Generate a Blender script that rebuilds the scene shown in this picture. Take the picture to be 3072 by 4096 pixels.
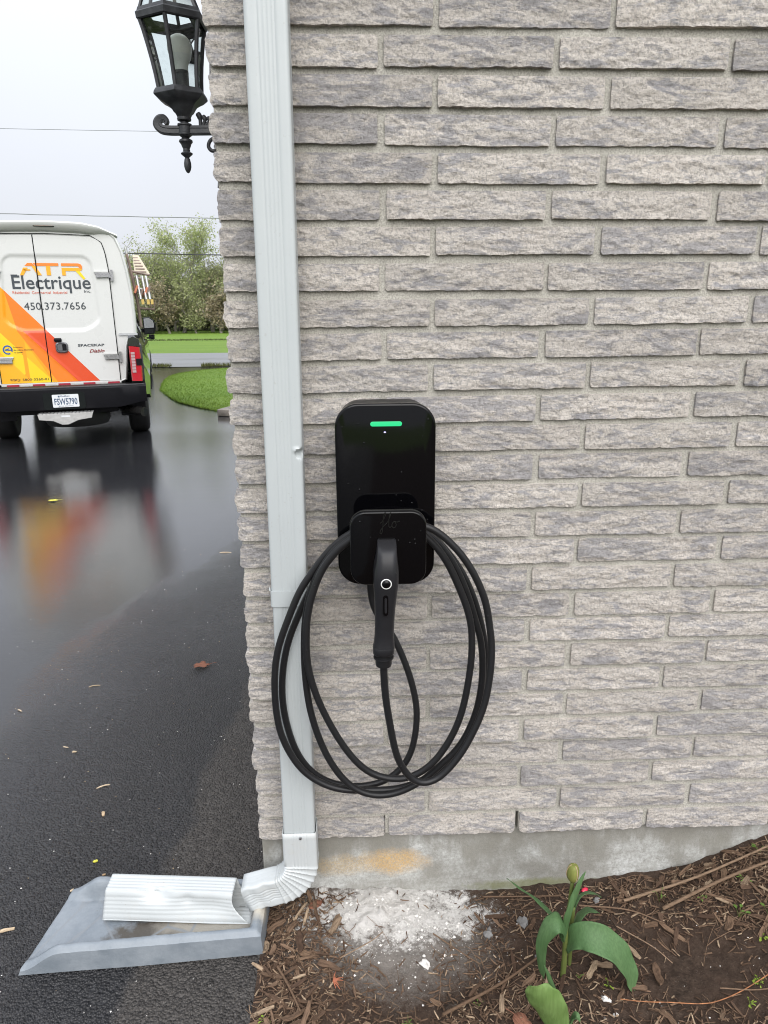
import bpy, bmesh, math, random
from math import sin, cos, pi, radians, sqrt, atan2, hypot
from mathutils import Vector, Matrix, noise

for _o in list(bpy.data.objects):
    bpy.data.objects.remove(_o)
SC = bpy.context.scene
COL = SC.collection
RND = random.Random(7)

# ------------------------------------------------------------------ camera
cam_d = bpy.data.cameras.new('camera')
cam_d.sensor_fit = 'VERTICAL'
cam_d.sensor_height = 36.0
cam_d.lens = 36.0 * 2840 / 4096
cam_d.clip_start = 0.02
cam_d.clip_end = 3000
cam = bpy.data.objects.new('camera', cam_d)
COL.objects.link(cam)
_r = Vector((0.99922115, -0.03874111, -0.00749849))
_u = Vector((0.017963, 0.27738019, 0.9605923))
_f = Vector((0.03513448, 0.95997883, -0.27786006))
cam.matrix_world = Matrix(((_r.x, _u.x, -_f.x, 0.261), (_r.y, _u.y, -_f.y, -1.4759),
                           (_r.z, _u.z, -_f.z, 1.45), (0, 0, 0, 1)))
SC.camera = cam
SC.render.resolution_x, SC.render.resolution_y = 768, 1024

# ------------------------------------------------------------------ sky: thick overcast
SUN_EL, SUN_AZ = radians(40), radians(168)      # azimuth clockwise from +Y
world = bpy.data.worlds.new('World')
SC.world = world
world.use_nodes = True
_n, _l = world.node_tree.nodes, world.node_tree.links
_n.clear()
w_out = _n.new('ShaderNodeOutputWorld')
w_bg = _n.new('ShaderNodeBackground')
w_sky = _n.new('ShaderNodeTexSky')
w_sky.sky_type = 'NISHITA'
w_sky.sun_disc = False
w_sky.sun_elevation = SUN_EL
w_sky.sun_rotation = SUN_AZ
w_sky.dust_density = 6.0
w_sky.air_density = 1.5
w_sk = _n.new('ShaderNodeVectorMath'); w_sk.operation = 'SCALE'
w_sk.inputs['Scale'].default_value = 0.09
_l.new(w_sky.outputs[0], w_sk.inputs[0])
# overcast law: a cloud deck slightly brighter towards the zenith, faint cloud mottling
w_tc = _n.new('ShaderNodeTexCoord')
w_sep = _n.new('ShaderNodeSeparateXYZ')
_l.new(w_tc.outputs['Generated'], w_sep.inputs[0])
w_mr = _n.new('ShaderNodeMapRange')
w_mr.inputs['From Min'].default_value = 0.0
w_mr.inputs['From Max'].default_value = 1.0
w_mr.inputs['To Min'].default_value = 0.50
w_mr.inputs['To Max'].default_value = 1.55
w_pw = _n.new('ShaderNodeMath'); w_pw.operation = 'POWER'; w_pw.inputs[1].default_value = 1.7; w_pw.use_clamp = True
_l.new(w_sep.outputs['Z'], w_pw.inputs[0]); _l.new(w_pw.outputs[0], w_mr.inputs['Value'])
w_nz = _n.new('ShaderNodeTexNoise')
w_nz.inputs['Scale'].default_value = 3.0
w_nz.inputs['Detail'].default_value = 4.0
_l.new(w_tc.outputs['Generated'], w_nz.inputs['Vector'])
w_mr2 = _n.new('ShaderNodeMapRange')
w_mr2.inputs['To Min'].default_value = 0.95
w_mr2.inputs['To Max'].default_value = 1.05
_l.new(w_nz.outputs['Fac'], w_mr2.inputs['Value'])
w_mul = _n.new('ShaderNodeMath'); w_mul.operation = 'MULTIPLY'
_l.new(w_mr.outputs[0], w_mul.inputs[0]); _l.new(w_mr2.outputs[0], w_mul.inputs[1])
w_cl = _n.new('ShaderNodeVectorMath'); w_cl.operation = 'SCALE'
w_cl.inputs[0].default_value = (0.79, 0.82, 0.89)
_l.new(w_mul.outputs[0], w_cl.inputs['Scale'])
w_mix = _n.new('ShaderNodeMix'); w_mix.data_type = 'RGBA'
w_mix.inputs[0].default_value = 0.94
_l.new(w_sk.outputs[0], w_mix.inputs[6]); _l.new(w_cl.outputs[0], w_mix.inputs[7])
_l.new(w_mix.outputs[2], w_bg.inputs['Color'])
w_bg.inputs['Strength'].default_value = 1.0
_l.new(w_bg.outputs[0], w_out.inputs['Surface'])

sun_d = bpy.data.lights.new('sun', 'SUN')
sun_d.energy = 1.5
sun_d.angle = radians(60)
sun_d.color = (1.0, 0.975, 0.94)
sun = bpy.data.objects.new('sun', sun_d)
COL.objects.link(sun)
_sd = Vector((sin(SUN_AZ) * cos(SUN_EL), cos(SUN_AZ) * cos(SUN_EL), sin(SUN_EL)))
sun.rotation_euler = _sd.to_track_quat('Z', 'Y').to_euler()
sun.location = _sd * 30

SC.view_settings.view_transform = 'Standard'
SC.view_settings.look = 'None'
SC.view_settings.gamma = 1.0
SC.view_settings.use_curve_mapping = False
SC.view_settings.exposure = 1.02
SC.render.engine = 'CYCLES'
SC.cycles.use_denoising = True
SC.cycles.pixel_filter_type = 'BLACKMAN_HARRIS'
SC.cycles.filter_width = 1.05
SC.cycles.max_bounces = 8
SC.cycles.transparent_max_bounces = 12
SC.cycles.caustics_reflective = False
SC.cycles.caustics_refractive = False

# ------------------------------------------------------------------ helpers
def tag(o, label=None, cat=None, group=None, kind=None):
    if label: o['label'] = label
    if cat: o['category'] = cat
    if group: o['group'] = group
    if kind: o['kind'] = kind
    return o

def empty(name, loc=(0, 0, 0), rz=0.0, label=None, cat=None, group=None):
    o = bpy.data.objects.new(name, None)
    COL.objects.link(o)
    o.location = loc
    o.rotation_euler = (0, 0, rz)
    o.empty_display_size = 0.05
    return tag(o, label, cat, group)

class MB:
    """collects shapes for ONE mesh object"""
    def __init__(s):
        s.v, s.f, s.m = [], [], []
    def add(s, vs, fs, mi=0):
        b = len(s.v)
        s.v += [tuple(p) for p in vs]
        s.f += [tuple(i + b for i in f) for f in fs]
        s.m += [mi] * len(fs)
        return s
    def box(s, x0, x1, y0, y1, z0, z1, mi=0):
        vs = [(x, y, z) for z in (z0, z1) for y in (y0, y1) for x in (x0, x1)]
        return s.add(vs, [(0, 2, 3, 1), (4, 5, 7, 6), (0, 1, 5, 4), (2, 6, 7, 3), (0, 4, 6, 2), (1, 3, 7, 5)], mi)
    def obox(s, c, ax, ay, az, mi=0):
        """oriented box: centre and three half-axis vectors"""
        c, ax, ay, az = Vector(c), Vector(ax), Vector(ay), Vector(az)
        vs = [c + ax * i + ay * j + az * k for k in (-1, 1) for j in (-1, 1) for i in (-1, 1)]
        return s.add(vs, [(0, 2, 3, 1), (4, 5, 7, 6), (0, 1, 5, 4), (2, 6, 7, 3), (0, 4, 6, 2), (1, 3, 7, 5)], mi)
    def loft(s, rings, closed=True, cap0=True, cap1=True, mi=0):
        n = len(rings[0]); vs = [p for r in rings for p in r]; fs = []
        m = n if closed else n - 1
        for i in range(len(rings) - 1):
            for j in range(m):
                k = (j + 1) % n
                fs.append((i * n + j, i * n + k, (i + 1) * n + k, (i + 1) * n + j))
        if closed and cap0: fs.append(tuple(reversed(range(n))))
        if closed and cap1: fs.append(tuple(range((len(rings) - 1) * n, len(rings) * n)))
        return s.add(vs, fs, mi)
    def tube(s, pts, r, n=10, cap=True, mi=0):
        pts = [Vector(p) for p in pts]
        rr = r if isinstance(r, (list, tuple)) else [r] * len(pts)
        rings, up = [], None
        for i, p in enumerate(pts):
            t = (pts[min(i + 1, len(pts) - 1)] - pts[max(i - 1, 0)])
            if t.length < 1e-9: t = Vector((0, 0, 1))
            t.normalize()
            if up is None:
                up = Vector((0, 0, 1)) if abs(t.z) < .9 else Vector((1, 0, 0))
            a = up - t * up.dot(t)
            if a.length < 1e-6: a = t.orthogonal()
            a.normalize(); b = t.cross(a); up = a
            rings.append([p + (a * cos(2 * pi * k / n) + b * sin(2 * pi * k / n)) * rr[i] for k in range(n)])
        return s.loft(rings, True, cap, cap, mi)
    def lathe(s, prof, c=(0, 0, 0), n=24, mi=0, axis='z', phase=0.0):
        c = Vector(c); rings = []
        for r, h in prof:
            ring = []
            for k in range(n):
                a = 2 * pi * k / n + phase
                p = {'z': (r * cos(a), r * sin(a), h), 'y': (r * cos(a), h, -r * sin(a)), 'x': (h, r * cos(a), r * sin(a))}[axis]
                ring.append(c + Vector(p))
            rings.append(ring)
        return s.loft(rings, True, True, True, mi)
    def prism(s, poly, y0, y1, mi=0):
        """polygon in (x, z) extruded along y from y0 to y1"""
        n = len(poly)
        vs = [(x, y0, z) for x, z in poly] + [(x, y1, z) for x, z in poly]
        fs = [tuple(range(n)), tuple(reversed(range(n, 2 * n)))]
        for i in range(n):
            j = (i + 1) % n
            fs.append((i, i + n, j + n, j))
        return s.add(vs, fs, mi)
    def sphere(s, c, r, n=16, m=10, mi=0, sc=(1, 1, 1)):
        prof = [(max(1e-4, r * sin(pi * i / m)), -r * cos(pi * i / m)) for i in range(m + 1)]
        b = len(s.v)
        s.lathe(prof, (0, 0, 0), n, mi)
        s.v[b:] = [(c[0] + x * sc[0], c[1] + y * sc[1], c[2] + z * sc[2]) for x, y, z in s.v[b:]]
        return s
    def mesh(s, name, mats, smooth=None, recalc=True):
        me = bpy.data.meshes.new(name)
        me.from_pydata(s.v, [], s.f)
        for m in (mats if isinstance(mats, (list, tuple)) else [mats]):
            me.materials.append(m)
        if any(s.m): me.polygons.foreach_set('material_index', s.m)
        if recalc:
            bm = bmesh.new(); bm.from_mesh(me)
            bmesh.ops.recalc_face_normals(bm, faces=bm.faces)
            bm.to_mesh(me); bm.free()
        if smooth is not None:
            me.polygons.foreach_set('use_smooth', [True] * len(me.polygons))
            if smooth < 180: me.set_sharp_from_angle(angle=radians(smooth))
        me.update()
        return me
    def build(s, name, mats, parent=None, smooth=None, recalc=True, loc=None):
        o = bpy.data.objects.new(name, s.mesh(name, mats, smooth, recalc))
        COL.objects.link(o)
        if parent is not None: o.parent = parent
        if loc is not None: o.location = loc
        return o

def link_mesh(name, me, parent=None, loc=(0, 0, 0), rot=(0, 0, 0), scale=(1, 1, 1)):
    o = bpy.data.objects.new(name, me)
    COL.objects.link(o)
    o.parent = parent
    o.location = loc; o.rotation_euler = rot; o.scale = scale
    return o

def bevel(o, w, seg=2, ang=30):
    me = o.data
    bm = bmesh.new(); bm.from_mesh(me)
    es = [e for e in bm.edges if len(e.link_faces) == 2 and e.calc_face_angle(0) > radians(ang)]
    bmesh.ops.bevel(bm, geom=es, offset=w, segments=seg, profile=0.5, affect='EDGES', clamp_overlap=True)
    bm.to_mesh(me); bm.free()
    me.polygons.foreach_set('use_smooth', [True] * len(me.polygons))
    me.set_sharp_from_angle(angle=radians(50))
    return o

def rrect(x0, x1, z0, z1, r, n=6):
    pts = []
    for cx, cz, a0 in ((x1 - r, z1 - r, 0), (x0 + r, z1 - r, pi / 2), (x0 + r, z0 + r, pi), (x1 - r, z0 + r, 1.5 * pi)):
        for i in range(n + 1):
            a = a0 + pi / 2 * i / n
            pts.append((cx + r * cos(a), cz + r * sin(a)))
    return pts

def catmull(pts, sub=6):
    pts = [Vector(p) for p in pts]; out = []
    P = [pts[0] * 2 - pts[1]] + pts + [pts[-1] * 2 - pts[-2]]
    for i in range(1, len(P) - 2):
        for k in range(sub):
            t = k / sub
            a, b, c, d = P[i - 1], P[i], P[i + 1], P[i + 2]
            out.append(0.5 * ((2 * b) + (c - a) * t + (2 * a - 5 * b + 4 * c - d) * t * t + (3 * b - a - 3 * c + d) * t ** 3))
    out.append(pts[-1])
    return out

def sstep(a, b, x):
    t = min(1, max(0, (x - a) / (b - a))); return t * t * (3 - 2 * t)

def interp(tab, x):
    if x <= tab[0][0]: return tab[0][1]
    for (a, p), (b, q) in zip(tab, tab[1:]):
        if x <= b: return p + (q - p) * (x - a) / (b - a)
    return tab[-1][1]

def text_mesh(body, size, mats, extrude=0.0006, align='LEFT', shear=0.0, space=1.0, bold=0.0):
    cu = bpy.data.curves.new('txt', 'FONT')
    cu.body = body; cu.size = size; cu.extrude = extrude; cu.align_x = align
    cu.shear = shear; cu.space_character = space; cu.offset = bold
    cu.resolution_u = 3
    to = bpy.data.objects.new('txt', cu)
    COL.objects.link(to)
    me = bpy.data.meshes.new_from_object(to.evaluated_get(bpy.context.evaluated_depsgraph_get()))
    bpy.data.objects.remove(to); bpy.data.curves.remove(cu)
    me.materials.clear()
    for m in (mats if isinstance(mats, (list, tuple)) else [mats]): me.materials.append(m)
    return me

def fit_text(me, x0, x1, z0=None, h=None):
    """scale text mesh to span x0..x1 and stand at z0 in the x-z plane facing -y"""
    xs = [v.co.x for v in me.vertices]; ys = [v.co.y for v in me.vertices]
    sx = (x1 - x0) / (max(xs) - min(xs)); sy = sx if h is None else h / (max(ys) - min(ys))
    mx, my = min(xs), min(ys)
    for v in me.vertices:
        v.co = ((v.co.x - mx) * sx + x0, -v.co.z, (v.co.y - (my if h else 0)) * sy + (z0 or 0))
    me.update()
    return me

# ------------------------------------------------------------------ materials
class N:
    def __init__(s, name):
        s.mat = bpy.data.materials.new(name); s.mat.use_nodes = True
        s.n, s.l = s.mat.node_tree.nodes, s.mat.node_tree.links
        s.n.clear()
        s.out = s.n.new('ShaderNodeOutputMaterial')
        s.p = s.n.new('ShaderNodeBsdfPrincipled')
        s.l.new(s.p.outputs[0], s.out.inputs['Surface'])
        s.tc = s.n.new('ShaderNodeTexCoord')
    def set(s, **k):
        for a, v in k.items():
            i = s.p.inputs[a.replace('_', ' ')]
            if isinstance(v, bpy.types.NodeSocket): s.l.new(v, i)
            else: i.default_value = (*v, 1) if isinstance(v, tuple) and len(v) == 3 and i.type == 'RGBA' else v
        return s
    def coord(s, scale=(1, 1, 1), kind='Object', rand=False, rot=(0, 0, 0)):
        m = s.n.new('ShaderNodeMapping'); m.inputs['Scale'].default_value = scale
        m.inputs['Rotation'].default_value = rot
        s.l.new(s.tc.outputs[kind], m.inputs['Vector'])
        o = m.outputs[0]
        if rand:
            oi = s.n.new('ShaderNodeObjectInfo')
            sc = s.n.new('ShaderNodeVectorMath'); sc.operation = 'MULTIPLY_ADD'
            sc.inputs[0].default_value = (37.1, 71.3, 53.7)
            s.l.new(oi.outputs['Random'], sc.inputs[1]); s.l.new(o, sc.inputs[2])
            o = sc.outputs[0]
        return o
    def noise(s, scale, vec=None, detail=4, rough=0.55, out='Fac', dist=0.0):
        t = s.n.new('ShaderNodeTexNoise')
        t.inputs['Scale'].default_value = scale; t.inputs['Detail'].default_value = detail
        t.inputs['Roughness'].default_value = rough; t.inputs['Distortion'].default_value = dist
        if vec is not None: s.l.new(vec, t.inputs['Vector'])
        else: s.l.new(s.tc.outputs['Object'], t.inputs['Vector'])
        return t.outputs[out]
    def voro(s, scale, vec=None, out='Distance', feature='F1', rnd=1.0):
        t = s.n.new('ShaderNodeTexVoronoi'); t.feature = feature
        t.inputs['Scale'].default_value = scale; t.inputs['Randomness'].default_value = rnd
        s.l.new(vec if vec is not None else s.tc.outputs['Object'], t.inputs['Vector'])
        return t.outputs[out]
    def ramp(s, fac, stops):
        r = s.n.new('ShaderNodeValToRGB')
        e = r.color_ramp.elements
        while len(e) < len(stops): e.new(0.5)
        for x, (p, c) in zip(e, stops):
            x.position = p
            x.color = (c, c, c, 1) if isinstance(c, (int, float)) else (*c, 1)
        s.l.new(fac, r.inputs[0])
        return r.outputs[0]
    def map(s, fac, a, b, c=0.0, d=1.0, clamp=True):
        m = s.n.new('ShaderNodeMapRange'); m.clamp = clamp
        for nme, v in (('From Min', a), ('From Max', b), ('To Min', c), ('To Max', d)): m.inputs[nme].default_value = v
        s.l.new(fac, m.inputs['Value'])
        return m.outputs[0]
    def mix(s, fac, a, b, mode='MIX'):
        m = s.n.new('ShaderNodeMix'); m.data_type = 'RGBA'; m.blend_type = mode
        for i, v in ((0, fac), (6, a), (7, b)):
            if isinstance(v, bpy.types.NodeSocket): s.l.new(v, m.inputs[i])
            elif i == 0: m.inputs[0].default_value = v
            else: m.inputs[i].default_value = (*v, 1) if len(v) == 3 else v
        return m.outputs[2]
    def math(s, op, a, b=0.0, c=None):
        m = s.n.new('ShaderNodeMath'); m.operation = op
        for i, v in enumerate((a, b) if c is None else (a, b, c)):
            if isinstance(v, bpy.types.NodeSocket): s.l.new(v, m.inputs[i])
            else: m.inputs[i].default_value = v
        return m.outputs[0]
    def bump(s, h, strength=0.5, dist=0.01, prev=None):
        b = s.n.new('ShaderNodeBump'); b.inputs['Strength'].default_value = strength
        b.inputs['Distance'].default_value = dist
        s.l.new(h, b.inputs['Height'])
        if prev is not None: s.l.new(prev, b.inputs['Normal'])
        s.l.new(b.outputs[0], s.p.inputs['Normal'])
        return b.outputs[0]
    def sep(s, vec=None):
        x = s.n.new('ShaderNodeSeparateXYZ'); s.l.new(vec if vec is not None else s.tc.outputs['Object'], x.inputs[0])
        return x.outputs
    def rand(s):
        return s.n.new('ShaderNodeObjectInfo').outputs['Random']
    def blob(s, c, r):
        """1 at centre c falling to 0 at the ellipsoid radii r (object coordinates)"""
        m = s.n.new('ShaderNodeMapping'); m.vector_type = 'POINT'
        m.inputs['Location'].default_value = tuple(-a / b for a, b in zip(c, r))
        m.inputs['Scale'].default_value = tuple(1 / b for b in r)
        s.l.new(s.tc.outputs['Object'], m.inputs['Vector'])
        v = s.n.new('ShaderNodeVectorMath'); v.operation = 'LENGTH'
        s.l.new(m.outputs[0], v.inputs[0])
        return s.map(v.outputs['Value'], 0, 1, 1, 0)

def simple(name, col, rough=0.5, var=0.12, vscale=20, bump=0.0, bscale=200, **k):
    m = N(name)
    f = m.noise(vscale, detail=5)
    c2 = tuple(x * (1 - var) for x in col); c3 = tuple(min(1, x * (1 + var)) for x in col)
    m.set(Base_Color=m.ramp(f, [(0.3, c2), (0.7, c3)]), Roughness=m.map(m.noise(vscale * 2.3), .3, .7, max(0.02, rough - .05), min(1, rough + .05)), **k)
    if bump: m.bump(m.noise(bscale, detail=6), bump, 0.002)
    return m.mat
# ================================================================== HOUSE CORNER
def m_brick():
    m = N('rockface_brick')
    v = m.coord((1, 1, 1), rand=True)
    vs = m.coord((1.0, 1.0, 3.4), rand=True)                       # streaks run along the course
    big = m.noise(11, vs, 3, .5, dist=1.3)
    mid = m.noise(42, vs, 5, .62, dist=.9)
    fin = m.noise(190, v, 5, .72)
    streak = m.math('ADD', m.math('MULTIPLY', big, .62), m.math('MULTIPLY', mid, .42))
    warm = m.mix(m.noise(5, v, 2), (0.835, 0.758, 0.678), (0.805, 0.755, 0.695))
    cold = m.mix(m.noise(7, v, 2), (0.430, 0.420, 0.440), (0.510, 0.490, 0.492))
    r1 = m.rand()
    streak = m.math('ADD', streak, m.map(r1, 0, 1, -.045, .045))
    c = m.mix(m.map(streak, .500, .595), warm, cold)
    c = m.mix(1.0, c, m.ramp(m.math('FRACT', m.math('MULTIPLY', r1, 13.7)), [(0, .86), (1, 1.06)]), 'MULTIPLY')
    c = m.mix(m.map(m.rand(), 0, 1, 0, .25), c, (0.60, 0.555, 0.52))
    c = m.mix(m.map(fin, .41, .52, .48, 0), c, (0.27, 0.25, 0.24))
    c = m.mix(m.map(m.noise(420, v, 2), .63, .72, 0, .6), c, (0.72, 0.69, 0.65))
    m.set(Base_Color=c, Roughness=.88, Specular_IOR_Level=.25)
    b1 = m.bump(m.noise(62, vs, 9, .78), 1.0, .0095)
    m.bump(fin, 1.0, .0045, b1)
    return m.mat

def m_mortar():
    m = N('mortar')
    c = m.mix(m.map(m.noise(14), .35, .65), (0.500, 0.485, 0.430), (0.590, 0.570, 0.510))
    c = m.mix(m.map(m.noise(300, detail=3, rough=.7), .40, .56, .7, 0), c, (0.28, 0.26, 0.23))
    m.set(Base_Color=c, Roughness=.95, Specular_IOR_Level=.2)
    m.bump(m.noise(210, detail=6, rough=.75), 1.0, .0045)
    return m.mat

def m_concrete():
    m = N('foundation_concrete')
    n1 = m.noise(9, detail=6, rough=.6); n2 = m.noise(70, detail=5, rough=.7); n3 = m.noise(420, detail=3)
    c = m.mix(m.map(n1, .40, .62), (0.27, 0.262, 0.235), (0.53, 0.535, 0.52))
    c = m.mix(m.map(n2, .34, .62, .6, 0), c, (0.24, 0.235, 0.21))
    # damp run-off stains hanging down from the brick ledge
    x, y, z = m.sep()
    drip = m.noise(1, m.coord((16, 16, 2.6)), 5, .6)
    top = m.map(z, .06, .19, -.16, .24, clamp=False)
    c = m.mix(m.map(m.math('ADD', m.math('ADD', drip, m.math('MULTIPLY', n2, .25)), top), .60, .72, 0, .75), c, (0.225, 0.215, 0.185))
    # rust-ochre stain with its own ragged edge
    oc = m.math('ADD', m.blob((.335, 0, .092), (.135, .3, .062)), m.math('MULTIPLY', m.noise(26, detail=6, rough=.65), .75))
    oc2 = m.math('ADD', m.blob((.205, 0, .085), (.13, .3, .055)), m.math('MULTIPLY', m.noise(31, detail=6, rough=.65), .75))
    c = m.mix(m.math('MULTIPLY', m.map(oc, .62, 1.05, 0, 1.0), m.map(m.noise(230, detail=4, rough=.7), .36, .60, .25, .95)), c, (0.58, 0.37, 0.14))
    c = m.mix(m.math('MULTIPLY', m.map(oc2, .68, 1.1, 0, .8), m.map(m.noise(230, detail=4, rough=.7), .36, .60, .2, .95)), c, (0.48, 0.35, 0.18))
    c = m.mix(m.map(m.noise(150, detail=5, rough=.75), .36, .56, .5, 0), c, (0.20, 0.195, 0.175))
    # green algae where the soil touches
    al = m.math('ADD', m.blob((.70, 0, .005), (.30, .3, .035)), m.math('MULTIPLY', m.noise(60, detail=5), .6))
    c = m.mix(m.map(al, .66, .95, 0, .6), c, (0.17, 0.18, 0.06))
    m.set(Base_Color=c, Roughness=.9, Specular_IOR_Level=.25)
    b = m.bump(n2, .35, .004)
    m.bump(n3, .7, .0016, b)
    return m.mat

M_BRICK, M_MORTAR, M_CONC = m_brick(), m_mortar(), m_concrete()
M_DARK = simple('dark_void', (0.012, 0.011, 0.010), .9)
M_TRIM = simple('painted_trim', (0.62, 0.64, 0.64), .45, .05)

TL = [1.9238, 1.8597, 1.7955, 1.7303, 1.6641, 1.5984, 1.5312, 1.4626, 1.3973, 1.3334, 1.2683, 1.2054, 1.1435, 1.0797, 1.0159,
      .9544, .8874, .8235, .7605, .6960, .6321, .5677, .4994, .4372, .3710, .3077, .2402]
TR = [1.9193, 1.8554, 1.7890, 1.7239, 1.6601, 1.5969, 1.5306, 1.4650, 1.4025, 1.3377, 1.2725, 1.2085, 1.1451, 1.0802, 1.0154,
      .9523, .8875, .8239, .7623, .6972, .6319, .5674, .5018, .4378, .3726, .3048, .2345]
def row_top(i, x):
    if i < 0: return 1.9238 - .0645 * i
    return TL[i] + (TR[i] - TL[i]) * (x - .1) / .95
BH = .0510          # brick height
JW = .0120          # head joint
WALL_X1 = 2.02      # built length of the wall, beyond the picture

def brick_mesh(w, h, seed, left_end=False, nx=None, depth=.045):
    rr = random.Random(seed)
    nx = nx or max(8, int(w / .0042)); nz = 14
    off = Vector((rr.uniform(0, 90), rr.uniform(0, 90), rr.uniform(0, 90)))
    tilt, lean = rr.uniform(-.0022, .0022), rr.uniform(-.001, .0022)
    def pr(x, t):
        z = (0.5 - t) * h
        n1 = noise.fractal(Vector((x * 16, z * 42, 0)) + off, .9, 2.1, 4)
        n2 = noise.fractal(Vector((x * 70, z * 120, 9)) + off, .8, 2.0, 3)
        rid = noise.noise(Vector((x * 9 + z * 14, z * 60, 4)) + off)
        ed = min(t * 5, 1)
        ed2 = sstep(-.001, .013, min(x + w / 2, w / 2 - x))
        prof = .0014 + .0017 * sstep(0, .85, t) + lean * t + tilt * x / w * 2
        return (prof + (n1 * .0027 + n2 * .0021 + rid * .0016) * (.25 + .75 * ed)) * (.12 + .88 * ed2) + .0010
    mb = MB(); vs = []; 
    for j in range(nz + 1):
        t = j / nz
        for i in range(nx + 1):
            x = -w / 2 + w * i / nx
            z = (0.5 - t) * h
            if j == nz:
                z += .0015 * noise.fractal(Vector((x * 34, 3, 1)) + off, .9, 2, 3) + .0014 * noise.noise(Vector((x * 170, 8, 1)) + off) - .0006
            if j == 0: z += .0004 * noise.noise(Vector((x * 60, 1, 7)) + off)
            xx = x
            if i in (0, nx):
                k = -1 if i == 0 else 1
                xx += k * .0011 * noise.noise(Vector((k * 7, z * 90, 2)) + off)
                if t in (0., 1.): xx -= k * .0022
            if left_end and i < 4:
                bul = (.0045 * noise.fractal(Vector((5, z * 50, 2)) + off, .9, 2, 3) + .0030 * sin(pi * t) - .002) * (1 - i / 4)
                xx -= bul
            vs.append((xx, -pr(x, t), z))
    fs = []
    W = nx + 1
    for j in range(nz):
        for i in range(nx):
            fs.append((j * W + i, (j + 1) * W + i, (j + 1) * W + i + 1, j * W + i + 1))
    # returns into the wall
    per = [i for i in range(W)] + [j * W + nx for j in range(1, nz + 1)] + [nz * W + i for i in range(nx - 1, -1, -1)] + [j * W for j in range(nz - 1, 0, -1)]
    b = len(vs)
    for p in per:
        x, y, z = vs[p]
        vs.append((x, depth, z))
    for k in range(len(per)):
        k2 = (k + 1) % len(per)
        fs.append((per[k], per[k2], b + k2, b + k))
    mb.add(vs, fs)
    return mb.mesh('brick', M_BRICK, smooth=48, recalc=True)

house = empty('house', (0, 0, 0), 0, 'grey beige rock-faced brick house corner on a concrete foundation', 'house')
mw = MB()
MY = .0030                                   # face of the mortar bed, recessed behind the bricks
mw.box(.006, WALL_X1, MY, .10, .2406, 3.40)
slots = [(.3085, .3120), (.6375, .6450)]
xs = [.006] + [v for s_ in slots for v in s_] + [WALL_X1]
for a, b in zip(xs[::2], xs[1::2]):
    mw.box(a, b, MY, .10, .1872, .2404)
mw.box(.007, WALL_X1 - .001, .072, .0995, .1880, .2400)
mw.box(.0065, .10, .1004, 1.72, .1872, 3.40)      # side wall bed
wall = mw.build('brick_wall', M_MORTAR, house)
sb = 100
for i in range(-10, 27):
    first = -.0085 if i % 2 == 0 else .0905
    edges = [first + .3247 * k for k in range(0, 7)]
    edges = [e for e in edges if e < WALL_X1 - .05] + [WALL_X1 + JW / 2]
    spans = [(0.0 if i % 2 == 0 else None, 0)]
    segs = []
    if i % 2: segs.append((0.0, edges[0] - JW / 2, True))
    for k, (a, b) in enumerate(zip(edges, edges[1:])):
        jit = RND.uniform(-.0022, .0022)
        a2 = 0.0 if (i % 2 == 0 and k == 0) else a + JW / 2 + jit
        segs.append((a2, b - JW / 2 + RND.uniform(-.0022, .0022), a2 == 0.0))
    for a, b, corner in segs:
        sb += 1
        h = BH + RND.uniform(-.0012, .0012)
        if corner: a += RND.uniform(-.0035, .0035)
        me = brick_mesh(b - a, h, sb, corner)
        xm = (a + b) / 2
        z = row_top(i, xm) - h / 2
        o = link_mesh('brick', me, wall, (xm, -RND.uniform(0, .0022), z),
                      (0, 0, RND.uniform(-.004, .004)))
        slope = 0 if i < 0 else -(TR[i] - TL[i]) / .95
        o.rotation_euler = (RND.uniform(-.02, .02), slope + RND.uniform(-.0022, .0022), RND.uniform(-.004, .004))
# courses of the flank, out of the picture round the corner
fl = MB()
for i in range(-23, -10):                     # courses above the picture
    for k in range(-1, 7):
        a = max(0, (-.0085 if i % 2 == 0 else .0905) + .3247 * k + JW / 2); b = min(WALL_X1, (-.0085 if i % 2 == 0 else .0905) + .3247 * (k + 1) - JW / 2)
        if b - a > .03: fl.box(a, b, -.004, .03, row_top(i, a) - BH, row_top(i, a))
for i in range(-10, 27):
    y0 = .004 if i % 2 else .004
    ys = [y0] + [(.31 if i % 2 else .09) + .3247 * k for k in range(0, 6)]
    for a, b in zip(ys, ys[1:]):
        z1 = row_top(i, 0); z0 = z1 - BH
        aa = .046 if a == y0 else a + .006
        b = min(b - .006, 1.715)
        if b - aa < .03: continue
        n = 10
        rows_ = []
        for t in (0, .12, .4, .7, 1):
            ring = []
            for k in range(n + 1):
                y = aa + (b - aa) * k / n
                d = .002 + .005 * t + .004 * noise.noise(Vector((y * 20, t * 3, i)))
                ring.append((.001 - d * (0.4 if k in (0, n) else 1), y, z1 + (z0 - z1) * t))
            rows_.append(ring)
        rows_ = [[(.03, p[1], p[2]) for p in rows_[0]]] + rows_ + [[(.03, p[1], p[2]) for p in rows_[-1]]]
        fl.loft(rows_, closed=False)
tag(fl.build('brick_course', M_BRICK, house, smooth=50), kind='stuff')
fd = MB()
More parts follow.
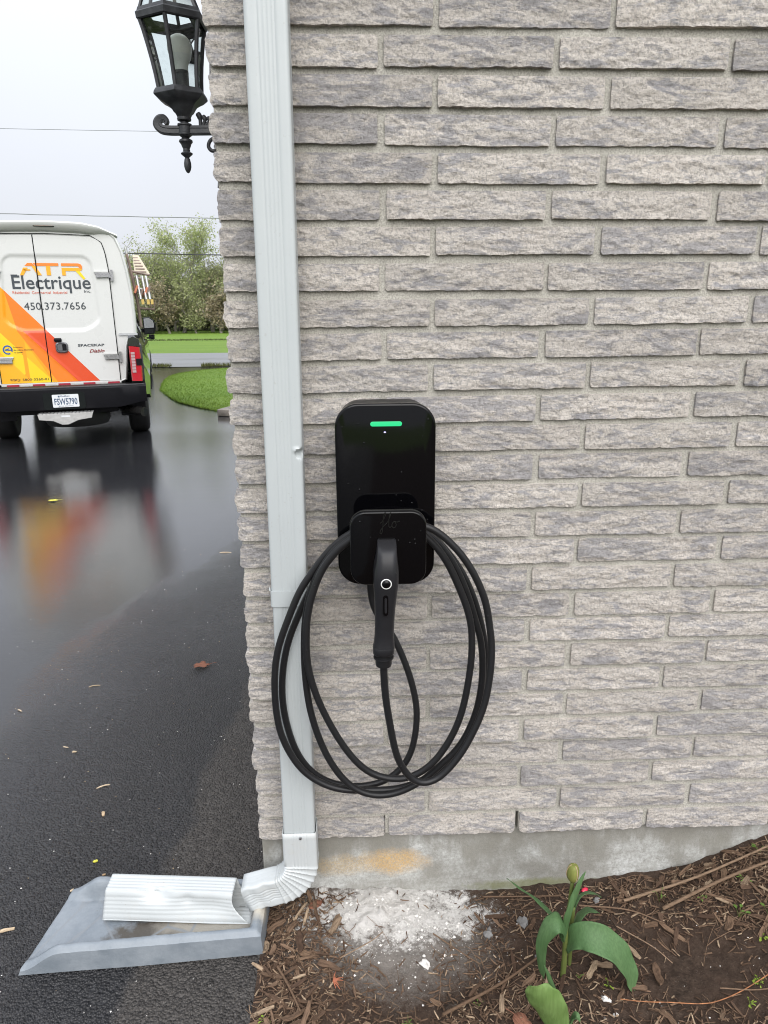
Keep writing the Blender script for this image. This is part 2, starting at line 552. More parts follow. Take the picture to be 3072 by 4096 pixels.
# foundation face as a fine sheet with trowel waviness, plus its returns
nx, nz = 200, 40
vs = []
for j in range(nz + 1):
    for i in range(nx + 1):
        x = .004 + (WALL_X1 - .004) * i / nx; z = -.30 + .4868 * j / nz
        y = .0125 + .0022 * noise.fractal(Vector((x * 7, z * 11, 2)), .9, 2, 4)
        if j == nz: z += .0012 * noise.noise(Vector((x * 40, 0, 0))) - .001
        vs.append((x, y, z))
fs = [(j * (nx + 1) + i, j * (nx + 1) + i + 1, (j + 1) * (nx + 1) + i + 1, (j + 1) * (nx + 1) + i) for j in range(nz) for i in range(nx)]
fd.add(vs, fs)
fd.box(.0045, WALL_X1 - .001, .017, .20, -.30, .1855)
fd.box(.0047, .20, .2004, 1.72, -.30, .1855)
fd.build('foundation', M_CONC, house, smooth=40, recalc=False)
# torn mortar lip hanging over the foundation edge
lip = MB()
for x0, x1, seed in ((.335, .395, 1), (.52, .60, 2), (.655, .72, 3), (.80, .90, 4)):
    n = 14
    a = [(x0 + (x1 - x0) * k / n, .004, .1885) for k in range(n + 1)]
    b = [(p[0], .004 - .002 * sin(pi * k / n), .1885 - .003 - .006 * abs(noise.noise(Vector((p[0] * 60, seed, 0)))) * sin(pi * k / n)) for k, p in enumerate(a)]
    c = [(p[0], .013, p[2] - .001) for p in b]
    lip.loft([a, b, c], closed=False)
tag(lip.build('mortar_lip', M_MORTAR, house, smooth=60))
ev = MB()
ev.box(-.06, WALL_X1 + .1, -.32, .2, 3.402, 3.44)
ev.box(-.06, WALL_X1 + .1, -.34, -.32, 3.38, 3.58)
ev.build('eave', M_TRIM, house)
gt = MB()
gt.box(-.06, WALL_X1 + .1, -.46, -.3404, 3.46, 3.56)
bevel(gt.build('gutter', M_TRIM, house), .012)
body = MB()
body.box(.11, WALL_X1, .1004, 1.72, -.3, 3.40)
body.build('core_wall', M_MORTAR, house)

# ------------------------------------------------------------------ downspout
def m_spout(name, dirt=0.0):
    m = N(name)
    n1 = m.noise(6, m.coord((1, 1, .25)), 4)
    c = m.mix(m.map(n1, .35, .65), (0.415, 0.446, 0.452), (0.455, 0.486, 0.490))
    c = m.mix(m.map(m.noise(140, detail=3), .66, .75, 0, .35 + dirt), c, (0.32, 0.31, 0.28))
    if dirt:
        c = m.mix(m.map(m.noise(22, detail=6, rough=.7), .55, .75, 0, dirt), c, (0.45, 0.43, 0.38))
    m.set(Base_Color=c, Roughness=m.map(m.noise(30), .3, .7, .28, .42), Specular_IOR_Level=.5)
    m.bump(m.noise(90, detail=3), .06, .002)
    return m.mat
M_SPOUT = m_spout('grey_aluminium'); M_SPOUT2 = m_spout('white_aluminium', .35)
def white(mt):
    for nd in mt.node_tree.nodes:
        if nd.type == 'MIX':
            for i in (6, 7):
                c = nd.inputs[i].default_value
                if not nd.inputs[i].is_linked and c[2] > .4: nd.inputs[i].default_value = (c[0] * 1.08, c[1] * 1.06, c[2] * 1.055, 1)
white(M_SPOUT2)
M_SCREW = simple('screw_zinc', (0.35, 0.35, 0.36), .3, Metallic=.9)
M_LINE = simple('drip_shadow_gap', (0.05, 0.05, 0.05), .8)

def spout_profile(w, d, grow=0.0, nfl=5):
    """closed outline (a across the wall, b away from the wall) of a fluted rectangular pipe"""
    hw, hd, r = w / 2 + grow, d / 2 + grow, .006
    pts = []
    for cx, cy, a0 in ((hw - r, hd - r, 0), (-hw + r, hd - r, pi / 2), (-hw + r, -hd + r, pi), (hw - r, -hd + r, 1.5 * pi)):
        for k in range(4):
            a = a0 + pi / 2 * k / 3
            pts.append((cx + r * cos(a), cy + r * sin(a)))
        if a0 == 1.5 * pi: side = None
        # flutes on the face that follows this corner
        if a0 == 0: p0, p1, nn = (hw - r, hd), (-hw + r, hd), (0, -1)
        elif a0 == pi / 2: p0, p1, nn = (-hw, hd - r), (-hw, -hd + r), (1, 0)
        elif a0 == pi: p0, p1, nn = (-hw + r, -hd), (hw - r, -hd), (0, 1)
        else: p0, p1, nn = (hw, -hd + r), (hw, hd - r), (-1, 0)
        L = hypot(p1[0] - p0[0], p1[1] - p0[1])
        N_ = 26 if L > .05 else 14
        for k in range(1, N_):
            t = k / N_
            x, y = p0[0] + (p1[0] - p0[0]) * t, p0[1] + (p1[1] - p0[1]) * t
            e = sstep(.20, .27, t) * (1 - sstep(.73, .80, t))
            dd = .0012 * e * (0.5 - .5 * cos(2 * pi * nfl * (t - .2) / .6)) if L > .05 else .0006 * e * (0.5 - .5 * cos(2 * pi * 3 * (t - .2) / .6))
            pts.append((x + nn[0] * dd, y + nn[1] * dd))
    return pts

SPW, SPD, SPY = .0755, .052, -.056
def sp_x(z): return .1072 + (z - .28) * .0066
ds = empty('downspout', (.1072, SPY, 0), 0, 'grey fluted aluminium downspout strapped to the brick wall, ending in a corrugated elbow', 'downspout')
def off(p): return (p[0] - .1072, p[1] - SPY, p[2])
prof = spout_profile(SPW, SPD)
def pipe_rings(zs, grow=0.0, dents=()):
    pf = spout_profile(SPW, SPD, grow)
    rings = []
    for z in zs:
        ring = []
        for a, b in pf:
            p = Vector((sp_x(z) + a, SPY - b, z))
            for dc, dr, dv in dents:
                q = (p - Vector(dc)); q.z *= dr[1] / dr[0] if False else 1
                k = max(0, 1 - (q.x / dr[0]) ** 2 - (q.y / dr[0]) ** 2 - (q.z / dr[1]) ** 2)
                p = p + Vector(dv) * k
            ring.append(off(p))
        rings.append(ring)
    return rings
zs = [.842 + (3.40 - .842) * k / 40 for k in range(41)] + [1.14 + .004 * k for k in range(16)]
zs = sorted(set(zs), reverse=True)
dent = [((sp_x(1.165) + SPW / 2, SPY - SPD / 2, 1.170), (.016, .011), (-.007, .009, 0)),
        ((sp_x(1.165) + SPW / 2 - .012, SPY - SPD / 2, 1.178), (.010, .005), (0, -.003, 0))]
MB().loft(pipe_rings(zs, 0, dent), cap0=False, cap1=False).build('upper_pipe', M_SPOUT, ds, smooth=40)
zs = [.858 - (.858 - .262) * k / 20 for k in range(21)]
MB().loft(pipe_rings(zs, -.0011), cap0=False, cap1=False).build('lower_pipe', M_SPOUT, ds, smooth=40)
# strap round the pipe with its two tabs to the wall
st = MB()
def plain_rr(w, d, g):
    return [(x, y) for x, y in rrect(-w / 2 - g, w / 2 + g, -d / 2 - g, d / 2 + g, .007, 4)]
for g0, g1 in ((.0006, .0022),):
    zt, zb = .8775, .8425
    rings = []
    for z, g in ((zb, g0), (zb, g1), (zt, g1), (zt, g0)):
        rings.append([off((sp_x(z) + a, SPY - b, z)) for a, b in plain_rr(SPW, SPD, g)])
    st.loft(rings, cap0=False, cap1=False)
x0 = sp_x(.86) - SPW / 2 - .0024; x1 = sp_x(.86) + SPW / 2 + .0024
for x in (x0, x1):
    st.add([off((x - .0008, SPY + SPD / 2 - .012, .8425)), off((x + .0008, SPY + SPD / 2 - .012, .8425)), off((x + .0008, -.004, .8425)), off((x - .0008, -.004, .8425)),
            off((x - .0008, SPY + SPD / 2 - .012, .8775)), off((x + .0008, SPY + SPD / 2 - .012, .8775)), off((x + .0008, -.004, .8775)), off((x - .0008, -.004, .8775))],
           [(0, 1, 2, 3), (7, 6, 5, 4), (0, 4, 5, 1), (1, 5, 6, 2), (2, 6, 7, 3), (3, 7, 4, 0)])
# small curl of metal at the left edge of the strap
st.tube([off((x0 - .0005, SPY - SPD / 2 + .002 + .001 * k, .878 + .0035 * sin(k * .5) * 1.6)) for k in range(7)], .0011, 6)
st.build('strap', M_SPOUT, ds, smooth=40)
# elbow: straight collar, crimped bend towards the drive, flared outlet
path = []
cx, cz, rad = .1072 - .075, .176, .075
for k in range(7): path.append(((.1072, SPY - .0, .268 - (.268 - .176) * k / 6), Vector((1, 0, 0)), 0))
nb = 64
A_END = radians(75)
for k in range(1, nb + 1):
    a = A_END * k / nb
    c = (cx + rad * cos(a), SPY - .004 * k / nb, cz - rad * sin(a))
    path.append((c, Vector((cos(a), 0, -sin(a))), k))
c_end = Vector(path[-1][0]); tdir = Vector((-sin(A_END), 0, -cos(A_END)))
for k in range(1, 7):
    path.append((tuple(c_end + tdir * (.082 * k / 6) + Vector((0, -.002 * k / 6, 0))), Vector((cos(A_END), 0, -sin(A_END))), 1000))
rings = []
for idx, (c, ex, k) in enumerate(path):
    g = .0022
    wsc = 1.0
    if 0 < k <= nb:
        ph = (k % 8) / 8
        g += .0019 * max(0, 1 - abs(ph - .5) * 3.2)
    if k == 1000: g -= .0006
    pf = spout_profile(SPW, SPD, g, 5)
    crush = 0.0 if k == 0 else (min(1, k / nb))
    ring = []
    for a, b in pf:
        aa = a
        if crush: aa = a * (1 - .10 * crush)
        bb = b
        if k == 1000 and b > 0: bb = b + .003 * sin(idx * 2.1 + a * 60)
        inner = 1.0
        if 0 < k <= nb and a < 0: aa *= .93
        p = Vector(c) + ex * aa + Vector((0, -bb, 0))
        ring.append(off(p))
    rings.append(ring)
eb = MB().loft(rings, cap0=False, cap1=False).build('elbow', M_SPOUT2, ds, smooth=38)
eb.data.materials[0] = M_SPOUT2
md = eb.modifiers.new('thick', 'SOLIDIFY'); md.thickness = .0012; md.offset = -1
sc_ = MB().lathe([(.0001, -.0022), (.0028, -.0018), (.0036, -.0004), (.0038, .0012)], (0, 0, 0), 12, axis='y')
scw = sc_.build('screw', M_SCREW, ds, smooth=40, loc=off((.110, SPY - SPD / 2 - .0026, .255)))

# ------------------------------------------------------------------ loose extension pipe lying in the splash block
def ext_ring(x, top_y0, top_y1):
    pass
ex_o = empty('downspout_extension', (-.20, -.055, .02), 0, 'dented white corrugated pipe section lying loose in the grey splash block', 'pipe')
rings = []
nxr = 60
for i in range(nxr + 1):
    t = i / nxr
    x = -.368 + (.322) * t
    # section corners: back-bottom, back-top, front-top, front-bottom (y, z), swivelled slightly along the length
    sh = -.028 * t
    q = [(-.012 + sh, .026), (.000 + sh, .099), (-.057 + sh, .101), (-.074 + sh, .027)]
    ring = []
    for s_ in range(4):
        p0, p1 = Vector(q[s_]), Vector(q[(s_ + 1) % 4])
        nn = Vector((-(p1 - p0).y, (p1 - p0).x)).normalized()
        K = 24
        for k in range(K):
            u = k / K
            e = sstep(.12, .2, u) * (1 - sstep(.8, .88, u))
            d = .0014 * e * (.5 - .5 * cos(2 * pi * (5 if s_ in (0, 2) else 4) * (u - .16) / .68))
            p = p0.lerp(p1, u)
            rc = .004 * (max(0, 1 - u / .12) ** 2 + max(0, 1 - (1 - u) / .12) ** 2)
            p = p + nn * (d + rc * .5)
            # kick dent on the top front edge
            if s_ in (1, 2):
                uu = u if s_ == 2 else u - 1
                kk = math.exp(-((t - .38) / .10) ** 2 - ((uu - .0) / .30) ** 2)
                p = p + Vector((.017, -.016)) * kk
                k2 = math.exp(-((t - .38) / .025) ** 2 - ((uu + .12) / .10) ** 2)
                p = p + Vector((-.003, .006)) * k2
                k3 = math.exp(-((t - .78) / .22) ** 2 - ((uu - .55) / .35) ** 2)
                p = p + Vector((.009, .0)) * k3
                k4 = math.exp(-((t - .62) / .05) ** 2 - ((uu - .25) / .18) ** 2)
                p = p + Vector((.005, -.002)) * k4
            xx = x
            if t > .8:      # right end cut ragged and slanted
                zz = (p.y - .026) / .075
                xx += (t - .8) / .2 * (.042 * (1 - zz) - .012 - .018 * max(0, sin(pi * min(1, max(0, zz)))) * (1 if p.x < -.04 + sh else .3))
            if t < .1:
                zz = (p.y - .026) / .075
                xx += (.1 - t) / .1 * (-.010 * (1 - zz))
            ring.append((xx + .20, p.x + .055, p.y - .02))
    rings.append(ring)
ep = MB().loft(rings, cap0=False, cap1=False).build('pipe_shell', M_SPOUT2, ex_o, smooth=40)
md = ep.modifiers.new('thick', 'SOLIDIFY'); md.thickness = .0012; md.offset = -1

# ------------------------------------------------------------------ splash block
def m_splash():
    m = N('splash_block_grey')
    n1 = m.noise(18, detail=6, rough=.65)
    c = m.mix(m.map(n1, .35, .65), (0.165, 0.190, 0.215), (0.225, 0.250, 0.275))
    x, y, z = m.sep()
    fl = m.math('MULTIPLY', m.map(z, .034, .040, 1, 0), m.map(m.sep(m.n.new('ShaderNodeNewGeometry').outputs['True Normal'])[2], .75, .9))
    # silt and black algae on the trough floor under the pipe
    d1 = m.math('ADD', m.blob((.09, -.112, .02), (.26, .075, .2)), m.math('MULTIPLY', m.noise(30, detail=7, rough=.7), .85))
    c = m.mix(m.math('MULTIPLY', m.map(d1, .56, .84, 0, .92), fl), c, (0.062, 0.050, 0.036))
    d2 = m.math('ADD', m.blob((.13, -.08, .02), (.22, .10, .2)), m.math('MULTIPLY', m.noise(13, detail=6, rough=.7), .8))
    c = m.mix(m.math('MULTIPLY', m.map(d2, .7, 1.1, 0, .55), fl), c, (0.46, 0.43, 0.37))
    sp = m.voro(260)
    c = m.mix(m.math('MULTIPLY', m.map(m.math('ADD', sp, m.map(m.noise(16, detail=5), .42, .62, .25, 0)), .12, .20, .8, 0), fl), c, (0.09, 0.08, 0.065))
    # ochre scuff on the house end rim
    c = m.mix(m.map(m.math('ADD', m.blob((.252, -.07, .05), (.05, .12, .06)), m.math('MULTIPLY', n1, .7)), .75, 1.1, 0, .8), c, (0.52, 0.47, 0.38))
    # crack lines
    cr = m.voro(6, m.coord((1, .6, .0)), 'Distance', 'DISTANCE_TO_EDGE')
    c = m.mix(m.math('MULTIPLY', m.map(cr, .004, .016, .8, 0), fl), c, (0.20, 0.215, 0.23))
    m.set(Base_Color=c, Roughness=m.map(n1, .3, .7, .35, .6), Specular_IOR_Level=.5)
    b = m.bump(m.noise(45, detail=6, rough=.65), .35, .004)
    m.bump(m.noise(300, detail=3), .3, .0012, b)
    return m.mat
M_SPLASH = m_splash()
def splash():
    nx_, ny_ = 110, 52
    vs = []
    for j in range(ny_ + 1):
        t = j / ny_
        for i in range(nx_ + 1):
            s_ = i / nx_                              # 0 = left open end, 1 = house end
            xl = -.505 + .012 * (1 - t) * 0
            yf = -.190 + (.030) * s_                  # front edge
            yb = .045 - .035 * s_
            y = yf + (yb - yf) * t
            # left edge slanted: the near corner reaches further out
            x = (-.492 - .033 * (1 - t)) * (1 - s_) + .016 * s_
            L = s_ * .53
            rimh = .020 + .042 * sstep(0, .09, L)
            wf = .024; wb = .030
            df, db, dr = (y - yf), (yb - y), (1 - s_) * .53
            rim = max(1 - sstep(wf - .006, wf + .008, df), 1 - sstep(wb - .007, wb + .009, db), 1 - sstep(.022, .034, dr))
            floor = .013 + .012 * s_ + .0012 * noise.fractal(Vector((x * 16, y * 16, 0)), .9, 2, 4)
            # one worn ledge across the trough
            floor += .0035 * (sstep(-.005, .004, x + .405 + .012 * sin(y * 40)))
            z = floor * (1 - rim) + rimh * rim
            e = min(df, db, dr, L + .004)
            z -= .010 * (1 - sstep(0, .010, e)) * (1 if rim > .3 else .6)
            z += .0010 * noise.fractal(Vector((x * 30, y * 30, 5)), .8, 2, 3)
            vs.append((x, y, max(.006, z)))
    W = nx_ + 1
    fs = [(j * W + i, j * W + i + 1, (j + 1) * W + i + 1, (j + 1) * W + i) for j in range(ny_) for i in range(nx_)]
    per = [i for i in range(W)] + [j * W + nx_ for j in range(1, ny_ + 1)] + [ny_ * W + i for i in range(nx_ - 1, -1, -1)] + [j * W for j in range(ny_ - 1, 0, -1)]
    up_ = len(vs)
    vs += [vs[p] for p in per]
    b = len(vs)
    for p in per:
        x, y, z = vs[p]
        cx_, cy_ = x + .25, y + .075
        l = hypot(cx_, cy_) or 1
        vs.append((x + cx_ / l * .004, y + cy_ / l * .004, .001))
    for k in range(len(per)):
        k2 = (k + 1) % len(per)
        fs.append((up_ + k, b + k, b + k2, up_ + k2))
    vs = [(x + .25, y, z) for x, y, z in vs]
    mb = MB().add(vs, fs)
    o = mb.build('splash_block', M_SPLASH, None, smooth=60, recalc=False)
    o.location = (-.25, 0, .0)
    tag(o, 'grey splash block tray with raised rim lying on the wet asphalt', 'splash block')
splash()
# ================================================================== CHARGER
def m_black(name, col, rough, coat=0.0, bump=.0, drops=False):
    m = N(name)
    m.set(Base_Color=col, Roughness=m.map(m.noise(60), .3, .7, rough * .85, rough * 1.15), Specular_IOR_Level=.28, Coat_Weight=coat, Coat_Roughness=.06)
    prev = None
    if bump: prev = m.bump(m.noise(700, detail=3), bump, .0006)
    if drops:
        d = m.voro(95, out='Distance')
        r = m.voro(95, out='Color')
        s = m.sep(r)[0]
        h = m.math('MULTIPLY', m.map(d, .0, .17, 1, 0), m.map(s, .86, .87, 0, 1))
        m.bump(h, .9, .0016, prev)
    return m.mat
M_GLOSS = m_black('glossy_black_plastic', (0.0015, 0.0015, 0.0020), .07, drops=True)
M_BODY = m_black('charger_body_plastic', (0.020, 0.019, 0.019), .42, bump=.2)
M_CABLE = m_black('cable_rubber', (0.0135, 0.0135, 0.0145), .36, bump=.25, drops=True)
M_GRIP = m_black('connector_plastic', (0.016, 0.016, 0.018), .33, bump=.35, drops=True)
M_GREEN = N('status_green').set(Base_Color=(0.01, 0.06, 0.03), Emission_Color=(0.014, 0.40, 0.150), Emission_Strength=.95, Roughness=.2).mat
M_DOT = N('status_dot').set(Base_Color=(0.4, 0.4, 0.6), Emission_Color=(0.55, 0.5, 0.95), Emission_Strength=.8).mat
M_RING = simple('white_ring', (0.72, 0.72, 0.70), .4, .05)
M_EMB = m_black('emblem_satin', (0.011, 0.011, 0.010), .34)

ch = empty('wall_charger', (.3155, 0, .90), 0, 'black wall-mounted car charger with a lit green bar on the brick wall', 'charger')
C0 = Vector((.3155, 0, .90))
def lc(x, y, z): return (x - C0.x, y - C0.y, z - C0.z)
def slab(x0, x1, z0, z1, r, y0, y1, rnd=.006, n=10, dx=0):
    """rounded-corner slab, softened front edge (front = y1 < y0)"""
    rings = []
    K = 5
    rings.append((0.0, y0))
    for k in range(K + 1):
        a = pi / 2 * k / K
        rings.append((rnd * (1 - cos(a)), y1 + rnd * (1 - sin(a))))
    mb = MB(); R_ = []
    for ins, y in rings:
        R_.append([lc(x, y, z) for x, z in rrect(x0 + ins, x1 - ins, z0 + ins, z1 - ins, max(.002, r - ins), n)])
    mb.loft(R_, cap0=True, cap1=True)
    return mb
slab(.222, .4085, .906, 1.2665, .044, .004, -.088, .004).build('housing', M_BODY, ch, smooth=40)
slab(.2165, .4140, .8975, 1.2705, .046, -.0882, -.105, .0045).build('front_plate', M_GLOSS, ch, smooth=40)
slab(.2858, .3475, 1.2266, 1.2358, .0045, -.1040, -.1058, .0005, 6).build('status_light', M_GREEN, ch, smooth=40)
slab(.3120, .3160, 1.2135, 1.2163, .0013, -.1040, -.1055, .0003, 4).build('indicator_dot', M_DOT, ch, smooth=40)
slab(.282, .352, .955, 1.030, .02, -.1052, -.1680, .003).build('cable_hook', M_BODY, ch, smooth=40)
hol = slab(.2433, .3893, .9280, 1.0765, .030, -.1682, -.1850, .0035).build('connector_holder', M_GLOSS, ch, smooth=40)
# raised script emblem
em = MB()
def stroke(pts, r=.00085):
    P_ = catmull([(x, 0, z) for x, z in pts], 5)
    em.tube([lc(.2997 + p.x * .0335, -.1852, 1.0405 + p.z * .0335) for p in P_], r, 6)
stroke([(.02, .40), (.16, .52), (.30, .80), (.36, .98), (.30, 1.02), (.24, .85), (.20, .50), (.17, .10), (.12, -.18), (.03, -.20), (.04, -.05), (.20, .20), (.42, .42)])
stroke([(.42, .42), (.56, .70), (.64, .98), (.60, 1.0), (.55, .75), (.52, .40), (.53, .20), (.60, .16), (.70, .25)])
stroke([(.98, .44), (.86, .50), (.74, .42), (.70, .25), (.78, .13), (.90, .18), (.94, .32), (.88, .46), (1.0, .46), (1.15, .52)])
em.build('script_emblem', M_EMB, ch, smooth=60)
# thin bright edge line of the holder and tiny fastener
slab(.2425, .3901, .9272, 1.0773, .031, -.1690, -.1755, .0006).build('holder_rim', M_EMB, ch, smooth=40)

# ------------------------------------------------------------------ cable with connector
cc = empty('charging_cable', (.308, -.19, .40), 0, 'black charging cable coiled in hanging loops with its plug docked in the charger', 'cable')
Q0 = Vector((.308, -.19, .40))
def lq(p): return tuple(Vector(p) - Q0)
CABLE=[(282,-45,881),(285,-48,840),(296,-50,806),(319,-53,774),(338,-56,739),(362,-59,677),(379,-61,610),(384,-64,554),(375,-67,481),(354,-70,436),(323,-72,405),(284,-75,390),
    (236,-78,388),(184,-80,402),(144,-83,433),(115,-86,480),(98,-89,536),(88,-91,599),(87,-94,656),(93,-97,712),(106,-100,770),(127,-102,823),(152,-105,878),(167,-108,905),
    (191,-109,948),(217,-111,980),(243,-112,1004),(275,-112,1026),(320,-112,1033),(364,-112,1029),(397,-112,1014),(431,-112,979),(463,-111,936),(486,-110,892),(505,-110,840),(518,-110,789),
    (526,-110,743),(529,-111,700),(528,-112,657),(522,-112,606),(505,-113,554),(482,-113,509),(449,-114,468),(416,-114,440),(372,-115,418),(331,-115,406),(283,-116,406),(236,-116,407),
    (196,-117,415),(156,-117,436),(124,-118,467),(99,-118,511),(82,-119,561),(75,-119,617),(75,-120,683),(81,-120,739),(93,-121,785),(111,-122,832),(136,-122,892),(161,-122,929),
    (186,-124,964),(211,-126,992),(243,-128,1017),(275,-128,1031),(319,-128,1038),(362,-128,1034),(396,-128,1013),(423,-128,988),(448,-127,952),(468,-127,912),(486,-126,865),(502,-126,810),
    (512,-126,776),(517,-126,730),(518,-126,695),(515,-126,651),(506,-126,600),(488,-126,549),(465,-126,509),(437,-127,480),(401,-127,444),(367,-127,420),(330,-127,404),(290,-127,400),
    (250,-127,413),(217,-127,443),(188,-127,491),(167,-127,545),(151,-128,609),(144,-128,663),(141,-128,720),(142,-128,780),(147,-128,838),(158,-128,888),(173,-128,927),(196,-130,965),
    (221,-136,995),(243,-143,1011),(275,-143,1035),(318,-143,1042),(361,-143,1038),(394,-143,1011),(419,-142,983),(441,-140,947),(460,-139,904),(476,-138,863),(487,-138,824),(491,-138,786),
    (491,-139,738),(486,-139,688),(478,-140,635),(464,-140,581),(442,-140,533),(416,-141,494),(386,-141,467),(353,-141,453),(320,-142,454),(283,-142,466),(251,-143,493),(219,-143,539),
    (189,-143,599),(168,-144,654),(154,-144,705),(148,-144,750),(148,-145,795),(152,-145,845),(163,-146,892),(180,-146,937),(199,-148,968),(224,-152,997),(243,-156,1011),(275,-156,1040),
    (318,-156,1046),(360,-156,1042),(393,-156,1037),(425,-156,1017),(462,-157,978),(490,-158,933),(513,-158,878),(522,-158,829),(528,-161,786),(528,-165,750),(525,-168,707),(518,-171,660),
    (506,-175,620),(490,-178,583),(471,-182,547),(446,-185,512),(420,-188,487),(391,-192,478),(365,-195,489),(344,-198,518),(328,-202,561),(318,-205,620),(309,-208,682),(305,-212,735),
    (304,-215,773)]
pts = catmull([Vector(p) * .001 for p in CABLE], 5)
# light smoothing so the strands hang in calm curves
for _ in range(6):
    pts = [pts[0]] + [(a + b * 2 + c) / 4 for a, b, c in zip(pts, pts[1:], pts[2:])] + [pts[-1]]
MB().tube([lq(p) for p in pts], .0074, 14).build('cable', M_CABLE, cc, smooth=180)

def rsec(cx, yf, yb, z, w, r, tiltz=0.0):
    pp = rrect(cx - w / 2, cx + w / 2, yf, yb, min(r, w * .49, abs(yb - yf) * .49), 5)
    return [lq((x, y, z + tiltz * (y - yf))) for x, y in pp]
secs = [  # cx, front y, back y, z, width, corner radius, slope
    (.3128, -.190, -.183, 1.0215, .030, .004, 0),
    (.3127, -.205, -.183, 1.0200, .034, .007, .15),
    (.3125, -.222, -.183, 1.0130, .036, .010, .3),
    (.3122, -.232, -.183, 1.0030, .037, .012, .3),
    (.3118, -.238, -.183, .9880, .040, .013, .25),
    (.3108, -.241, -.184, .9720, .046, .014, .2),
    (.3100, -.242, -.186, .9560, .0475, .015, .15),
    (.3094, -.241, -.188, .9420, .0468, .015, .1),
    (.3088, -.239, -.190, .9250, .0440, .015, .05),
    (.3080, -.236, -.191, .9050, .0410, .015, 0),
    (.3072, -.233, -.192, .8800, .0385, .015, 0),
    (.3064, -.231, -.193, .8550, .0372, .015, 0),
    (.3058, -.230, -.193, .8350, .0375, .015, 0),
    (.3053, -.231, -.192, .8200, .0400, .015, 0),
    (.3050, -.232, -.191, .8130, .0412, .015, 0)]
cn = MB().loft([rsec(*s_) for s_ in secs]).build('connector', M_GRIP, cc, smooth=50)
co = MB().loft([rsec(.3049, -.2330, -.1900, .8128, .0416, .016), rsec(.3047, -.2335, -.1895, .8110, .0424, .016), rsec(.3044, -.2335, -.1895, .7990, .0424, .016),
                rsec(.3043, -.2325, -.1905, .7975, .0405, .016)])
co.build('collar', M_GRIP, cc, smooth=50)
sr = MB().lathe([(.0125, .7990), (.0185, .7970), (.0185, .7940), (.0160, .7930), (.0160, .7895), (.0200, .7885), (.0202, .7860), (.0166, .7848), (.0164, .7745), (.0155, .7690), (.0078, .7685)],
                (.3043 - Q0.x, -.2115 - Q0.y, -Q0.z), 20)
sr.build('strain_relief', M_CABLE, cc, smooth=40)
rg = MB()
bx, by, bz = .3094, -.2415, .9525
tor = []
for k in range(36):
    a = 2 * pi * k / 36
    tor.append([lq((bx + (.0092 + .0012 * cos(b)) * cos(a), by - .0006 + .0010 * sin(b), bz + (.0092 + .0012 * cos(b)) * sin(a))) for b in [2 * pi * i / 8 for i in range(8)]])
tor.append(tor[0])
rg.loft(tor, True, False, False).build('button_ring', M_RING, cc, smooth=180)
MB().lathe([(.0088, .003), (.0086, -.0012), (.0068, -.0030), (.0035, -.0040), (.0002, -.0043)], lq((bx, by, bz)), 20, axis='y').build('release_button', M_GLOSS, cc, smooth=60)
sl = MB().loft([[lq((x, y, z)) for x, z in rrect(.3082 - w, .3082 + w, .887, .929, w * .98, 5)] for y, w in ((-.2300, .0050), (-.2388, .0050), (-.2396, .0044))])
sl.build('latch_slot', M_GLOSS, cc, smooth=40)
MB().loft([[lq((x, y, z)) for x, z in rrect(.3082 - w, .3082 + w, .893, .923, w * .98, 5)] for y, w in ((-.2390, .0024), (-.2412, .0020))]).build('latch', M_GRIP, cc, smooth=40)

# ================================================================== WALL LANTERN (on the flank of the house)
def m_iron():
    m = N('black_cast_metal')
    n1 = m.noise(35, detail=5)
    c = m.mix(m.map(n1, .4, .7), (0.022, 0.023, 0.026), (0.055, 0.058, 0.064))
    m.set(Base_Color=c, Roughness=m.map(n1, .3, .7, .40, .62), Specular_IOR_Level=.5)
    m.bump(m.noise(160, detail=4), .35, .0015)
    return m.mat
M_IRON = m_iron()
def m_glass():
    m = N('lantern_glass')
    m.set(Base_Color=(0.95, 0.985, 0.97), Roughness=.02, IOR=1.45)
    tr = m.n.new('ShaderNodeBsdfTransparent'); tr.inputs[0].default_value = (.90, .945, .93, 1)
    gl = m.n.new('ShaderNodeBsdfGlossy'); gl.inputs['Roughness'].default_value = .03
    fr = m.n.new('ShaderNodeFresnel'); fr.inputs['IOR'].default_value = 1.45
    mx = m.n.new('ShaderNodeMixShader')
    df = m.n.new('ShaderNodeBsdfDiffuse'); df.inputs[0].default_value = (.55, .57, .55, 1)
    m2 = m.n.new('ShaderNodeMixShader')
    m.l.new(m.map(m.noise(60, detail=5), .5, .75, .01, .12), m2.inputs[0])
    m.l.new(fr.outputs[0], mx.inputs[0]); m.l.new(tr.outputs[0], mx.inputs[1]); m.l.new(gl.outputs[0], mx.inputs[2])
    m.l.new(mx.outputs[0], m2.inputs[1]); m.l.new(df.outputs[0], m2.inputs[2])
    m.l.new(m2.outputs[0], m.out.inputs['Surface'])
    return m.mat
M_GLASS = m_glass()
M_BULB = simple('bulb_frosted', (0.82, 0.81, 0.75), .35, .03)
M_BULBB = simple('bulb_collar', (0.78, 0.78, 0.75), .4, .03)
LX, LY = -.2275, .85
la = empty('wall_lantern', (LX, LY, 1.95), 0, 'black six-sided carriage lantern with a clear bulb cage on the corner of the brick house', 'lantern')
la['label'] = 'black six-sided glass lantern on a scrolled arm at the corner of the brick house'
def ll(x, y, z):
    if z > 1.985: z = 1.985 + (z - 1.985) * .885
    return (x, y, z - 1.95)
def hexr(r, z, dx=0):
    return [ll(dx + r * cos(-pi / 2 + k * pi / 3), r * sin(-pi / 2 + k * pi / 3), z) for k in range(6)]
def lax(z): return -.012 * (z - 1.95) / .3          # the lantern hangs a hair out of plumb
